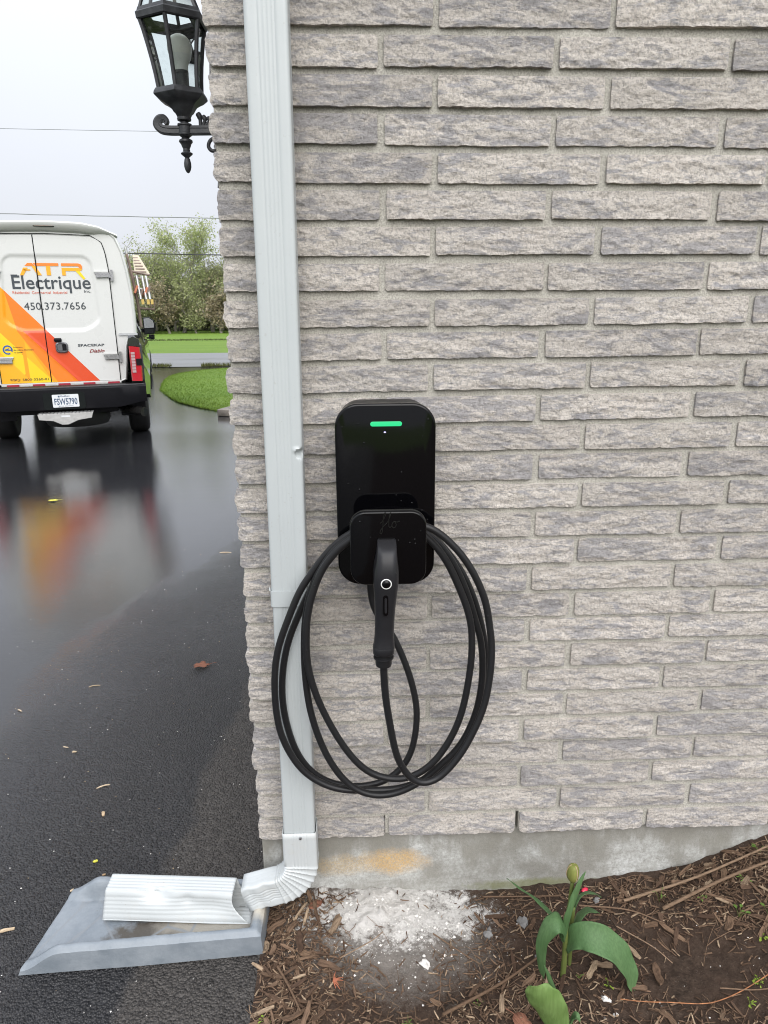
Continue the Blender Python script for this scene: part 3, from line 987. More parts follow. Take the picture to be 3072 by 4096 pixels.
# glass cage profile: radius against height
GP = [(2.060, .0625), (2.10, .066), (2.14, .071), (2.18, .0775), (2.22, .0850), (2.250, .0925)]
fr_ = MB()
for z0 in (0,):
    fr_.loft([hexr(.096, 2.2450, lax(2.25)), hexr(.101, 2.2480, lax(2.25)), hexr(.103, 2.2640, lax(2.25)), hexr(.098, 2.2690, lax(2.25)), hexr(.095, 2.2790, lax(2.25)),
              hexr(.089, 2.2800, lax(2.25)), hexr(.089, 2.2450, lax(2.25))], cap0=False, cap1=False)
fr_.build('rim', M_IRON, la, smooth=25)
MB().loft([hexr(.094, 2.2560, lax(2.25)), hexr(.094, 2.2580, lax(2.25)), hexr(.060, 2.2585, lax(2.25)), hexr(.060, 2.2555, lax(2.25))], cap0=False, cap1=False).build('inner_shelf', M_IRON, la, smooth=25)
for k in range(6):
    a = -pi / 2 + k * pi / 3
    bar = MB()
    P_ = [ll(lax(z) + r * cos(a), r * sin(a), z) for z, r in GP]
    bar.tube(P_, .0060, 6)
    bar.build('corner_bar', M_IRON, la, smooth=50)
    a2 = a + pi / 3
    pn = MB()
    rings = []
    for z, r in GP:
        p0 = Vector(ll(lax(z) + (r - .003) * cos(a), (r - .003) * sin(a), z)); p1 = Vector(ll(lax(z) + (r - .003) * cos(a2), (r - .003) * sin(a2), z))
        rings.append([p0.lerp(p1, u) for u in (.04, .5, .96)])
    pn.loft(rings, closed=False)
    pn.build('glass_pane', M_GLASS, la, smooth=60)
cp = MB().loft([hexr(.040, 2.0605, lax(2.05)), hexr(.0720, 2.0600, lax(2.05)), hexr(.0780, 2.0500, lax(2.05)), hexr(.0795, 2.0430, lax(2.05)), hexr(.078, 2.0400, lax(2.05)), hexr(.0640, 2.0280, lax(2.03)), hexr(.0560, 2.0240, lax(2.02)),
                hexr(.0440, 2.0160, lax(2.01)), hexr(.0350, 2.0060, 0), hexr(.0300, 1.9970, 0), hexr(.0245, 1.9920, 0), hexr(.0200, 1.9830, 0)])
cp.build('bottom_cup', M_IRON, la, smooth=25)
# upper roof stage: second small cage, domed cap and finial
MB().loft([hexr(.060, 2.3500, lax(2.3)), hexr(.072, 2.3560, lax(2.3)), hexr(.045, 2.385, lax(2.3)), hexr(.015, 2.41, lax(2.3)), hexr(.006, 2.45, lax(2.3))], cap0=False).build('roof', M_IRON, la, smooth=25)
for k in range(6):
    a = -pi / 2 + k * pi / 3; a2 = a + pi / 3
    MB().tube([ll(lax(z) + r * cos(a), r * sin(a), z) for z, r in ((2.278, .088), (2.352, .062))], .005, 6).build('upper_bar', M_IRON, la, smooth=50)
    MB().loft([[Vector(ll(lax(z) + r * cos(a), r * sin(a), z)).lerp(Vector(ll(lax(z) + r * cos(a2), r * sin(a2), z)), u) for u in (.05, .95)] for z, r in ((2.279, .085), (2.351, .060))], closed=False).build('upper_pane', M_GLASS, la)
stem = MB().lathe([(.0190, 1.9835), (.0205, 1.9790), (.0195, 1.9750), (.0110, 1.9715), (.0115, 1.9690), (.0205, 1.9660), (.0210, 1.9620), (.0180, 1.9600), (.0180, 1.9430), (.0200, 1.9410), (.0200, 1.9370), (.0160, 1.9340),
                   (.0095, 1.9290), (.0190, 1.9235), (.0200, 1.9190), (.0170, 1.9150), (.0150, 1.9130), (.0130, 1.9070), (.0095, 1.9000), (.0105, 1.8960), (.0100, 1.8935), (.0150, 1.8900), (.0175, 1.8880), (.0160, 1.8850), (.0085, 1.8790),
                   (.0060, 1.8765), (.0080, 1.8730), (.0105, 1.8620), (.0105, 1.8520), (.0080, 1.8430), (.0045, 1.8370), (.0005, 1.8345)], ll(0, 0, 0), 18)
stem.build('finial', M_IRON, la, smooth=35)
arm = MB()
armp = catmull([ll(.2275, 0, 1.950), ll(.12, 0, 1.950), ll(0, 0, 1.949), ll(-.045, 0, 1.949), ll(-.068, 0, 1.953), ll(-.078, 0, 1.966), ll(-.071, 0, 1.979), ll(-.058, 0, 1.981), ll(-.052, 0, 1.972), ll(-.058, 0, 1.966)], 5)
nA = len(armp)
rings = []
for i, p in enumerate(armp):
    t = (armp[min(i + 1, nA - 1)] - armp[max(i - 1, 0)]).normalized()
    nrm = Vector((-t.z, 0, t.x))
    k = i / (nA - 1)
    hh = .0125 if k < .55 else .0125 - .006 * (k - .55) / .45
    ww = .0085
    rings.append([p + nrm * a * hh + Vector((0, b * ww, 0)) for a, b in ((-1, -.75), (-.45, -1), (-.3, -.8), (.6, -1), (1, -.7), (1, .7), (.6, 1), (-.3, .8), (-.45, 1), (-1, .75))])
arm.loft(rings).build('arm', M_IRON, la, smooth=35)
MB().tube(catmull([ll(x - .105, 0, z) for x, z in [(.2255, 1.925), (.20, 1.931), (.178, 1.924), (.170, 1.908), (.178, 1.896), (.192, 1.897), (.194, 1.906), (.187, 1.909)]], 5), .0055, 8).build('lower_scroll', M_IRON, la, smooth=60)
MB().tube(catmull([ll(.2255, 0, 1.988), ll(.205, 0, 1.975), ll(.196, 0, 1.972)], 5), .0055, 8).build('upper_scroll', M_IRON, la, smooth=60)
orn = MB()
for k, (x, h, r) in enumerate(((.046, .034, .0080), (.060, .026, .0070), (.073, .022, .0065), (.086, .026, .0070), (.100, .034, .008))):
    orn.tube(catmull([ll(.06 + (x - .073) * .5, 0, 1.962), ll(x, 0, 1.962 + h * .6), ll(x - .006, 0, 1.962 + h)], 4), [r * .7] * 4 + [r] * 4 + [r * .8], 8)
orn.build('leaf_ornament', M_IRON, la, smooth=60)
bpl = MB().loft([[ll(x, y, z) for y, z in rrect(-w, w, 1.86 - e, 2.04 + e, .03, 5)] for x, w, e in ((.2330, .050, .0), (.2190, .050, .0), (.2140, .042, -.008))])
bpl.build('backplate', M_IRON, la, smooth=40)
bl = MB().lathe([(.0005, 2.1950), (.012, 2.1935), (.022, 2.1885), (.0300, 2.1790), (.0340, 2.1660), (.0338, 2.1540), (.0310, 2.1420)], ll(lax(2.15) + .010, 0, 0), 22)
b_o = bl.build('bulb', M_BULB, la, smooth=60)
MB().lathe([(.0311, 2.1418), (.0290, 2.1330), (.0230, 2.1230), (.0195, 2.1130), (.0185, 2.1050), (.0180, 2.1010)], ll(lax(2.15) + .010, 0, 0), 22).build('bulb_base', M_BULBB, la, smooth=60)
MB().lathe([(.0190, 2.1030), (.0205, 2.1010), (.0205, 2.0960), (.0185, 2.0940), (.0190, 2.0605)], ll(lax(2.1) + .008, 0, 0), 18).build('socket', M_IRON, la, smooth=40)
# ================================================================== GROUND
GZ = [(-40, 0.0), (.6, 0.0), (8.4, -.20), (14, -.25), (22, -.30), (30, -.34), (45, -.42), (62, -.50), (400, -1.2), (1500, -3)]
def gz(x, y): return interp(GZ, y)

def m_asphalt(name, wet=1.0):
    m = N(name)
    v = m.coord()
    x, y, z = m.sep()
    # sealed smooth film (1) against open, stony texture (0)
    far = m.map(y, .2, 5.0, -.16, .62)
    left = m.map(x, -.45, -1.15, -.10, .28)
    film = m.math('ADD', m.math('ADD', m.map(m.noise(1.4, m.coord((1, .55, 1)), 6, .62), 0, 1, .24, .70), far), left)
    film = m.map(film, .28, .98)
    # old patch of bare stony asphalt along the flank of the house
    pd = m.math('ADD', m.math('ADD', x, m.math('MULTIPLY', m.noise(5, detail=4), .16)), m.map(y, .1, 1.2, .10, .02))
    patch = m.math('MULTIPLY', m.map(pd, -.110, -.080), m.map(y, 1.0, 1.3, 1, 0))
    agg = m.voro(175, v)
    agc = m.sep(m.voro(175, v, 'Color'))[0]
    agg2 = m.voro(105, v)
    c = m.mix(m.map(agc, 0, 1), (0.016, 0.016, 0.018), (0.040, 0.039, 0.040))
    c = m.mix(film, c, (0.024, 0.0245, 0.027))
    c = m.mix(patch, c, m.mix(agc, (0.030, 0.027, 0.025), (0.075, 0.068, 0.062)))
    spk = m.sep(m.voro(60, v, 'Color'))[1]
    c = m.mix(m.math('MULTIPLY', m.map(m.voro(60, v), .05, .12, 1, 0), m.map(spk, .965, .97)), c, (0.45, 0.44, 0.42))
    film2 = m.map(film, .0, .72)
    ro = m.mix(film2, m.mix(m.noise(40, v, 4), (.30,) * 3, (.46,) * 3), m.mix(m.noise(2.6, v, 5), (.04,) * 3, (.12,) * 3))
    ro = m.mix(patch, ro, (.55,) * 3)
    m.set(Base_Color=c, Roughness=ro, Specular_IOR_Level=m.mix(film, (.30,) * 3, (.36,) * 3), IOR=1.5, Coat_Weight=m.map(film, .2, 1, 0, .34), Coat_Roughness=m.map(m.noise(2.2, v, 4), .35, .65, .05, .11), Coat_IOR=1.4)
    h = m.math('ADD', m.map(agg, 0, .8, 1, 0), m.math('MULTIPLY', m.map(agg2, 0, .8, 1, 0), .7))
    b = m.n.new('ShaderNodeBump'); b.inputs['Distance'].default_value = .0060
    m.l.new(h, b.inputs['Height'])
    st_ = m.mix(film2, (1.0,) * 3, (.045,) * 3); st_ = m.mix(patch, st_, (.95,) * 3)
    m.l.new(st_, b.inputs['Strength'])
    b2 = m.n.new('ShaderNodeBump'); b2.inputs['Distance'].default_value = .012; b2.inputs['Strength'].default_value = .06
    m.l.new(m.noise(5, m.coord((.35, 1, 1)), 4), b2.inputs['Height']); m.l.new(b.outputs[0], b2.inputs['Normal'])
    m.l.new(b2.outputs[0], m.p.inputs['Normal'])
    b3 = m.n.new('ShaderNodeBump'); b3.inputs['Distance'].default_value = .010; b3.inputs['Strength'].default_value = .16
    m.l.new(m.noise(22, m.coord((.4, 1, 1)), 5, .65), b3.inputs['Height']); m.l.new(b3.outputs[0], m.p.inputs['Coat Normal'])
    return m.mat
M_ASPH = m_asphalt('wet_asphalt')
def m_road():
    m = N('wet_road')
    n1 = m.noise(1, m.coord((.15, .8, 1)), 5)
    m.set(Base_Color=m.mix(n1, (0.13, 0.133, 0.14), (0.17, 0.173, 0.18)), Roughness=m.map(n1, .35, .65, .30, .48), IOR=1.5)
    m.bump(m.noise(25, detail=4), .04, .01)
    return m.mat
M_ROAD = m_road()
def m_grass(name, a, b, c):
    m = N(name)
    n1 = m.noise(.6, m.coord((.5, 1, 1)), 5); n2 = m.noise(14, detail=5, rough=.7)
    col = m.mix(m.map(n1, .35, .65), a, b)
    col = m.mix(m.map(n2, .35, .7, .6, 0), col, c)
    m.set(Base_Color=col, Roughness=.75, Specular_IOR_Level=.25)
    m.bump(m.noise(40, detail=6, rough=.75), 1.0, .05)
    return m.mat
M_LAWN = m_grass('lawn_turf', (0.135, 0.240, 0.026), (0.185, 0.290, 0.040), (0.080, 0.145, 0.018))
M_FIELD = m_grass('meadow_turf', (0.130, 0.225, 0.026), (0.175, 0.270, 0.036), (0.085, 0.150, 0.018))
M_BLADE = m_grass('grass_blade', (0.145, 0.255, 0.026), (0.210, 0.320, 0.042), (0.090, 0.160, 0.018))

def sheet(name, xs, ys, zf, mat, smooth=60, edge=None):
    vs, W = [], len(xs)
    for y in ys:
        for x in xs:
            xx = x if edge is None else edge(x, y)
            vs.append((xx, y, zf(xx, y)))
    fs = [(j * W + i, j * W + i + 1, (j + 1) * W + i + 1, (j + 1) * W + i) for j in range(len(ys) - 1) for i in range(W - 1)]
    o = MB().add(vs, fs).build(name, mat, None, smooth=smooth, recalc=False)
    return tag(o, kind='structure')
def lin(a, b, n): return [a + (b - a) * k / n for k in range(n + 1)]
base_y = [-40, -10, 0, 4, 8, 10, 14, 18, 22, 26, 30, 36, 45, 55, 62, 90, 150, 400, 1500]
g_ = sheet('field', [-1500, -300, -60, -20, -5, 5, 20, 60, 300, 1500], base_y, lambda x, y: gz(x, y) - (.09 if -12 < x < 40 and y < 22 else .04) - (.25 if y < 1 else 0), M_FIELD)
sheet('driveway', lin(-7.5, .022, 30), [-14, -10, -6] + lin(-3.0, 1, 20) + lin(1.3, 21.8, 60), lambda x, y: gz(x, y) + .004 * noise.noise(Vector((x * .8, y * .5, 0))) * sstep(.6, 2, y), M_ASPH)
sheet('road', lin(-120, 120, 40), lin(21.0, 28.6, 8), lambda x, y: gz(x, y) + .012, M_ROAD)

# lawn beside the drive, raised turf edge
LE = [(9.3, -1.35), (10.3, -1.85), (11.0, -2.45), (11.8, -3.0), (12.6, -3.36), (13.46, -3.70), (14.24, -3.99), (15.55, -4.28), (16.54, -4.48), (17.64, -4.62), (18.5, -4.60), (19.4, -4.35), (20.2, -3.65), (20.75, -2.5), (20.95, -1.0)]
def lawn_edge(y): return interp(LE, y)
def lz(x, y): return gz(x, y) + .012 + .022 * sstep(0, .35, x - lawn_edge(y)) + .015 * noise.noise(Vector((x * .5, y * .5, 3)))
ys = lin(9.4, 20.94, 60)
us = [0, .004, .01, .02, .04, .08, .15, .25, .4, .6, .8, 1]
sheet('lawn', us, ys, lz, M_LAWN, edge=lambda u, y: lawn_edge(y) + .03 * noise.noise(Vector((y * 6, 0, 0))) + (10 - lawn_edge(y)) * u)
gb = MB()
rg_ = random.Random(3)
for _ in range(26000):
    y = 10.2 + 10.6 * rg_.random() ** 1.35
    e = lawn_edge(y)
    x = e - .02 + (rg_.random() ** 1.6) * 3.8
    z = lz(max(x, e + .01), y) - .012
    h = rg_.uniform(.02, .045); w = rg_.uniform(.006, .012); a = rg_.uniform(0, pi)
    dx, dy = cos(a) * w, sin(a) * w; lx, ly = rg_.gauss(0, .02), rg_.gauss(0, .02)
    b = len(gb.v)
    gb.v += [(x - dx, y - dy, z), (x + dx, y + dy, z), (x + lx, y + ly, z + h)]
    gb.f.append((b, b + 1, b + 2)); gb.m.append(0)
tag(gb.build('lawn_grass', M_BLADE, None, recalc=False), 'short bright green lawn grass beside the wet driveway', 'grass', kind='stuff')
# timber edged step at the lawn corner
M_TIMB = simple('weathered_timber', (0.20, 0.18, 0.16), .8, .3, 12, bump=.5, bscale=60)
slb = MB().box(-.42, .42, -.28, .28, 0, .11)
so = slb.build('landing_step', M_TIMB, None, loc=(-1.48, 10.05, gz(0, 10) + .004))
so.rotation_euler = (0, 0, radians(-20))
bevel(so, .012)
tag(so, 'low dark edged landing step where the lawn meets the house wall', 'step')
# grassy shoulder tufts on the near road edge
sh = MB()
for _ in range(2200):
    x = rg_.uniform(-8.2, -3.0); y = 21.15 + rg_.gauss(0, .12) + .25 * noise.noise(Vector((x, 0, 0)))
    if noise.noise(Vector((x * .9, 7, 0))) < -.12: continue
    z = gz(x, y) + .01; h = rg_.uniform(.05, .14); a = rg_.uniform(0, pi); w = .012
    b = len(sh.v)
    sh.v += [(x - cos(a) * w, y - sin(a) * w, z), (x + cos(a) * w, y + sin(a) * w, z), (x + rg_.gauss(0, .03), y + rg_.gauss(0, .03), z + h)]
    sh.f.append((b, b + 1, b + 2)); sh.m.append(0)
tag(sh.build('shoulder_grass', m_grass('shoulder_grass', (.10, .12, .03), (.14, .15, .05), (.06, .06, .02)), None, recalc=False), 'thin rough grass along the near edge of the road', 'grass', kind='stuff')
# far ditch line with taller grass
dt = MB()
for _ in range(3000):
    x = rg_.uniform(-24, 2); y = 44 + rg_.gauss(0, .35)
    z = gz(x, y) - .04; h = rg_.uniform(.03, .11); a = rg_.uniform(0, pi); w = .03
    b = len(dt.v)
    dt.v += [(x - cos(a) * w, y - sin(a) * w, z), (x + cos(a) * w, y + sin(a) * w, z), (x + rg_.gauss(0, .06), y + rg_.gauss(0, .06), z + h)]
    dt.f.append((b, b + 1, b + 2)); dt.m.append(0)
tag(dt.build('ditch_grass', m_grass('ditch_grass', (.075, .11, .025), (.11, .14, .04), (.05, .06, .02)), None, recalc=False), 'dark strip of taller grass along the far ditch', 'grass', kind='stuff')

# ================================================================== TREES
def m_leaf(name, a, b):
    m = N(name)
    r = m.n.new('ShaderNodeNewGeometry').outputs['Random Per Island']
    c = m.mix(r, a, b)
    m.set(Base_Color=c, Roughness=.6, Specular_IOR_Level=.3)
    try: m.p.inputs['Transmission Weight'].default_value = 0
    except Exception: pass
    tl = m.n.new('ShaderNodeBsdfTranslucent'); m.l.new(c, tl.inputs[0])
    mx = m.n.new('ShaderNodeMixShader'); mx.inputs[0].default_value = .35
    m.l.new(m.p.outputs[0], mx.inputs[1]); m.l.new(tl.outputs[0], mx.inputs[2]); m.l.new(mx.outputs[0], m.out.inputs['Surface'])
    return m.mat
LEAF = [m_leaf('leaf_fresh', (0.280, 0.330, 0.135), (0.410, 0.445, 0.215)), m_leaf('leaf_olive', (0.245, 0.270, 0.125), (0.350, 0.365, 0.190)),  # pale spring greens, muted further so the colour stands in for haze
        m_leaf('leaf_bronze', (0.270, 0.230, 0.145), (0.350, 0.295, 0.195)), m_leaf('leaf_dim', (0.210, 0.225, 0.125), (0.290, 0.300, 0.170))]
M_BARK = simple('grey_bark', (0.25, 0.23, 0.20), .9, .25, 6)
def tree(name, x, y, H, W, seed, lm, nleaf, label, leaf=.13, low=.12, grp='trees of the far wood edge', limbs=11, bare=0.0):
    rt = random.Random(seed)
    base = Vector((x, y, gz(x, y) - .05))
    root = empty(name, base, 0, label, 'tree', grp)
    tm = MB(); tips = []
    def limb(p, d, L, r, lev):
        n = 6; pts = [Vector(p)]; rs = [r]
        dd = Vector(d).normalized()
        for k in range(n):
            dd = (dd + Vector((rt.gauss(0, .13), rt.gauss(0, .13), rt.gauss(.04, .07)))).normalized()
            pts.append(pts[-1] + dd * L / n); rs.append(max(.012, r * (1 - .75 * (k + 1) / n)))
        tm.tube(pts, rs, 6 if lev < 2 else 4)
        for q in pts[2:]: tips.append((q, L, lev))
        if lev < 3:
            nb_ = (limbs if lev == 0 else (5 if lev == 1 else 3))
            for k in range(nb_):
                t = rt.uniform(low if lev == 0 else .3, 1.0)
                i = min(n - 1, int(t * n)); q = pts[i].lerp(pts[i + 1], t * n - i)
                az = rt.uniform(0, 2 * pi); el = rt.uniform(.25, 1.0)
                v = Vector((cos(az) * cos(el), sin(az) * cos(el), sin(el)))
                v = (v + dd * (.5 if lev == 0 else .7)).normalized()
                limb(q, v, L * (rt.uniform(.30, .52) if lev == 0 else rt.uniform(.4, .65)), rs[i] * .5, lev + 1)
    limb((0, 0, 0), (rt.gauss(0, .06), rt.gauss(0, .06), 1), H * .80, H * .017 + .02, 0)
    zmax = max(p.z for p, _, _ in tips); sc_ = H / zmax
    sx = W / 2 / max(1e-3, sorted(abs(p.x) for p, _, _ in tips)[int(len(tips) * .96)])
    def S_(p): return Vector((p[0] * sx, p[1] * sx, p[2] * sc_))
    tm.v = [tuple(S_(p)) for p in tm.v]
    tm.build('trunk', M_BARK, root, smooth=60)
    cr = MB(); tp = [t_ for t_ in tips if t_[2] >= 1]
    for _ in range(nleaf):
        q, L, lev = tp[rt.randrange(len(tp))]
        c = S_(q) + Vector((rt.gauss(0, .28), rt.gauss(0, .28), rt.gauss(0, .26)))
        if c.z < .3: c.z = rt.uniform(.3, 1.6)
        a = Vector((rt.gauss(0, 1), rt.gauss(0, 1), rt.gauss(0, 1))).normalized(); b = a.orthogonal().normalized()
        b = Matrix.Rotation(rt.uniform(0, 6.3), 3, a) @ b; d = a.cross(b)
        l = leaf * rt.uniform(.55, 1.35); w = l * .55
        cr.add([c - b * l, c + d * w, c + b * l, c - d * w], [(0, 1, 2, 3)])
    cr.build('crown', lm, root, recalc=False)
    return root
TR_ = [(-20.8, 63, 7.6, 5.6, 1, 'tall pale green tree behind the white service truck'), (-17.6, 62, 7.9, 5.4, 0, 'light green tree with a forked top beside the truck ladders'),
       (-15.9, 65, 7.2, 4.6, 3, 'grey-green tree in the dip between the two tallest trees'), (-14.2, 61, 8.9, 5.2, 0, 'tallest pale green feathery tree of the wood edge'),
       (-12.2, 63, 7.6, 4.8, 1, 'olive tree just right of the tallest feathery tree'), (-10.2, 61, 6.5, 4.6, 0, 'yellow-green tree beside the brick wall edge'),
       (-7.4, 63, 7.4, 4.6, 1, 'olive tree standing behind the house corner'), (-4.6, 62, 7.0, 4.4, 0, 'light green tree hidden behind the house'), (-23.6, 64, 7.4, 5.0, 3, 'dim green tree left of the tall pale one')]
for k, (x, y, H, W, li, lab) in enumerate(TR_):
    tree('tree', x, y, H, W, 40 + k, LEAF[li], 9500 if H > 8 else 7500, lab, limbs=16, leaf=.078)
for k, (x, y, H, W, li, lab) in enumerate([(-17.2, 58.8, 3.6, 3.4, 3, 'dim brushy shrub below the forked tree'), (-14.9, 58.9, 4.3, 3.2, 2, 'tawny brown bare-looking shrub below the tallest tree'),
        (-12.7, 58.7, 3.8, 3.2, 1, 'olive shrub right of the tawny one'), (-10.7, 58.6, 3.9, 2.6, 2, 'rust-brown shrub beside the brick wall edge'), (-8.6, 58.8, 3.4, 3.0, 3, 'dim shrub behind the house corner'),
        (-19.4, 58.9, 3.3, 3.4, 1, 'olive shrub low behind the truck roof rack')]):
    t_ = tree('shrub', x, y, H, W, 80 + k, LEAF[li], 2600, lab, leaf=.11, low=.03, grp='shrubs of the far wood edge', limbs=14)
    t_['category'] = 'shrub'
# the wood behind reads as one mass
wd = MB(); rw = random.Random(11)
for _ in range(34000):
    x = rw.uniform(-30, 4); y = rw.uniform(65.5, 72)
    top = 4.6 + 1.2 * noise.noise(Vector((x * .35, 0, 2))) + .8 * noise.noise(Vector((x * 1.1, 3, 2)))
    z = gz(x, y) + top * rw.random() ** .8
    c = Vector((x, y, z)); a = Vector((rw.gauss(0, 1), rw.gauss(0, 1), rw.gauss(0, 1))).normalized(); b = a.orthogonal().normalized(); d = a.cross(b)
    l = .22 * rw.uniform(.5, 1.3)
    wd.add([c - b * l, c + d * l * .6, c + b * l, c - d * l * .6], [(0, 1, 2, 3)])
for k in range(150):
    x = rw.uniform(-30, 4); y = rw.uniform(65, 71); h = rw.uniform(4, 6.5)
    wd.tube([(x, y, gz(x, y)), (x + rw.gauss(0, .2), y, gz(x, y) + h * .5), (x + rw.gauss(0, .4), y, gz(x, y) + h)], [.07, .05, .015], 4, mi=1)
tag(wd.build('far_wood', [LEAF[3], M_BARK], None, recalc=False), 'hazy spring wood massed behind the single trees', 'wood', kind='stuff')

# overhead lines along the road
M_WIRE = simple('line_rubber', (0.035, 0.035, 0.038), .6)
M_WIRE2 = simple('line_bare', (0.16, 0.165, 0.175), .5)
for lab, x0, z0, sl_, r, mt in (('thin high power line crossing the sky beside the lantern', -17.9, 10.43, -.015, .012, M_WIRE2), ('middle overhead line running just above the truck roof', -18.55, 6.35, -.0232, .020, M_WIRE2),
                           ('dark low overhead cable crossing in front of the trees', -11.94, 4.34, -.0248, .030, M_WIRE)):
    P_ = []
    for k in range(81):
        x = -70 + 110 * k / 80
        tw = .02 * sin(x * 7) if 'middle' in lab else 0
        P_.append((x, 40 + tw, z0 + sl_ * (x - x0) + .0003 * (x + 13) ** 2 + tw * .6))
    wo = MB().tube(P_, r, 6).build('overhead_line', mt, None, smooth=180)
    tag(wo, lab, 'cable', 'overhead lines along the road')
# ================================================================== SERVICE TRUCK
TH = radians(16.5)
tk = empty('service_truck', (-3.60, 8.375, -.2), TH, 'black pickup truck carrying a white service body with orange stripes, parked on the wet driveway', 'truck')
def m_paint(name, col, rough=.22, coat=.6):
    m = N(name)
    n1 = m.noise(3, detail=5)
    dirt = m.noise(30, detail=6, rough=.7)
    c = m.mix(m.map(dirt, .55, .8, 0, .12), col, (0.25, 0.24, 0.22))
    m.set(Base_Color=c, Roughness=m.map(n1, .3, .7, rough * .8, rough * 1.3), Coat_Weight=coat, Coat_Roughness=.08)
    return m.mat
P_WHITE = m_paint('van_white', (0.58, 0.585, 0.575), .30, .3)
P_BLACK = m_paint('truck_black', (0.010, 0.011, 0.012), .12, 1.0)
P_OR = [m_paint('vinyl_' + n_, c_, .35, .2) for n_, c_ in (('orange', (0.88, 0.175, 0.005)), ('red_orange', (0.62, 0.060, 0.008)), ('amber', (0.80, 0.310, 0.008)), ('light_amber', (0.82, 0.40, 0.010)), ('yellow', (0.80, 0.545, 0.012)), ('deep_orange', (0.78, 0.19, 0.010)))]
M_INK = simple('lettering_grey', (0.035, 0.045, 0.055), .5, .02)
M_INKO = simple('lettering_orange', (0.80, 0.20, 0.02), .5, .02)
M_INKY = simple('lettering_amber', (0.84, 0.36, 0.01), .5, .02)
M_INKYY = simple('lettering_yellow', (0.84, 0.56, 0.01), .5, .02)
M_INKR = simple('lettering_red', (0.62, 0.13, 0.07), .5, .02)
M_BLUE = simple('lettering_blue', (0.012, 0.09, 0.33), .5, .02)
M_TRB = simple('black_trim', (0.006, 0.006, 0.008), .5, Specular_IOR_Level=.15)
M_SEAL = simple('rubber_seal', (0.006, 0.008, 0.008), .7, Specular_IOR_Level=.15)
M_CHR = simple('chrome', (0.42, 0.42, 0.43), .22, Metallic=1.0)
M_ALU = simple('tread_aluminium', (0.50, 0.50, 0.49), .38, Metallic=.85)
M_RED = simple('red_lens', (0.42, 0.012, 0.022), .12, .05)
M_LENS = simple('clear_lens', (0.42, 0.30, 0.31), .15, .1)
M_SMOK = simple('smoked_lens', (0.045, 0.030, 0.022), .15)
M_TYRE = simple('tyre_rubber', (0.012, 0.012, 0.012), .6)
M_GLS = simple('tinted_glass', (0.010, 0.013, 0.014), .05)
M_MIR = simple('mirror_glass', (0.72, 0.76, 0.80), .05, Metallic=1.0)
M_PLATE = simple('plate_white', (0.66, 0.68, 0.70), .4, .04)
M_PINK = simple('plate_blue', (0.05, 0.085, 0.15), .5, .02)

# service body: section half outlines (x, z), lofted along y
HB = [(0, .755), (.66, .755), (.745, .79), (.775, 1.00), (.795, 1.20), (.83, 1.31), (.915, 1.345), (.922, 1.55), (.917, 1.80), (.885, 2.10), (.845, 2.32), (.790, 2.465), (.72, 2.530), (.56, 2.575), (.41, 2.602), (.2, 2.612), (0, 2.615)]
def ring_xz(y, s=1.0, dz=0.0, zlo=None):
    pts = [(x * s, y, (z - 1.7) * (1 - (1 - s) * .6) + 1.7 + dz) for x, z in HB]
    return pts + [(-x, y_, z) for x, y_, z in reversed(pts[1:-1])]
bd = MB().loft([ring_xz(-.985, .955), ring_xz(-.999, .972), ring_xz(-.985, .988), ring_xz(-.945, .998), ring_xz(-.80, 1.0), ring_xz(1.0, 1.0), ring_xz(1.25, .97, -.03), ring_xz(1.35, .90, -.08)])
bd.build('service_body', P_WHITE, tk, smooth=32)
# roof spoiler lip above the doors, housing the high brake light
sp_ = MB()
R_ = []
for x in lin(-.80, .80, 24):
    zt = interp([(0, 2.622), (.41, 2.610), (.60, 2.575), (.80, 2.492)], abs(x)); w = 1 - sstep(.45, .80, abs(x))
    yb = -1.0 - .075 * w - .006
    R_.append([(x, -.90, zt + .004), (x, yb + .02, zt + .004), (x, yb, zt - .012), (x, yb + .004, zt - .03 * w - .014), (x, -.99 - .010 * w, zt - .085 * w - .022), (x, -.90, zt - .09 * w - .03)])
sp_.loft(R_).build('roof_spoiler', P_WHITE, tk, smooth=45)
MB().loft([[(x, y, z) for x, z in rrect(-.097 - e, .134 + e, 2.557 - e, 2.588 + e, .014, 5)] for y, e in ((-1.03, .0), (-1.064, 0.0), (-1.068, -.003))]).build('brake_light_bezel', M_TRB, tk, smooth=40)
MB().loft([[(x, y, z) for x, z in rrect(-.085, .122, 2.565, 2.580, .007, 5)] for y in (-1.05, -1.0705)]).build('high_brake_light', simple('brake_lens_off', (0.30, 0.24, 0.20), .25), tk, smooth=40)

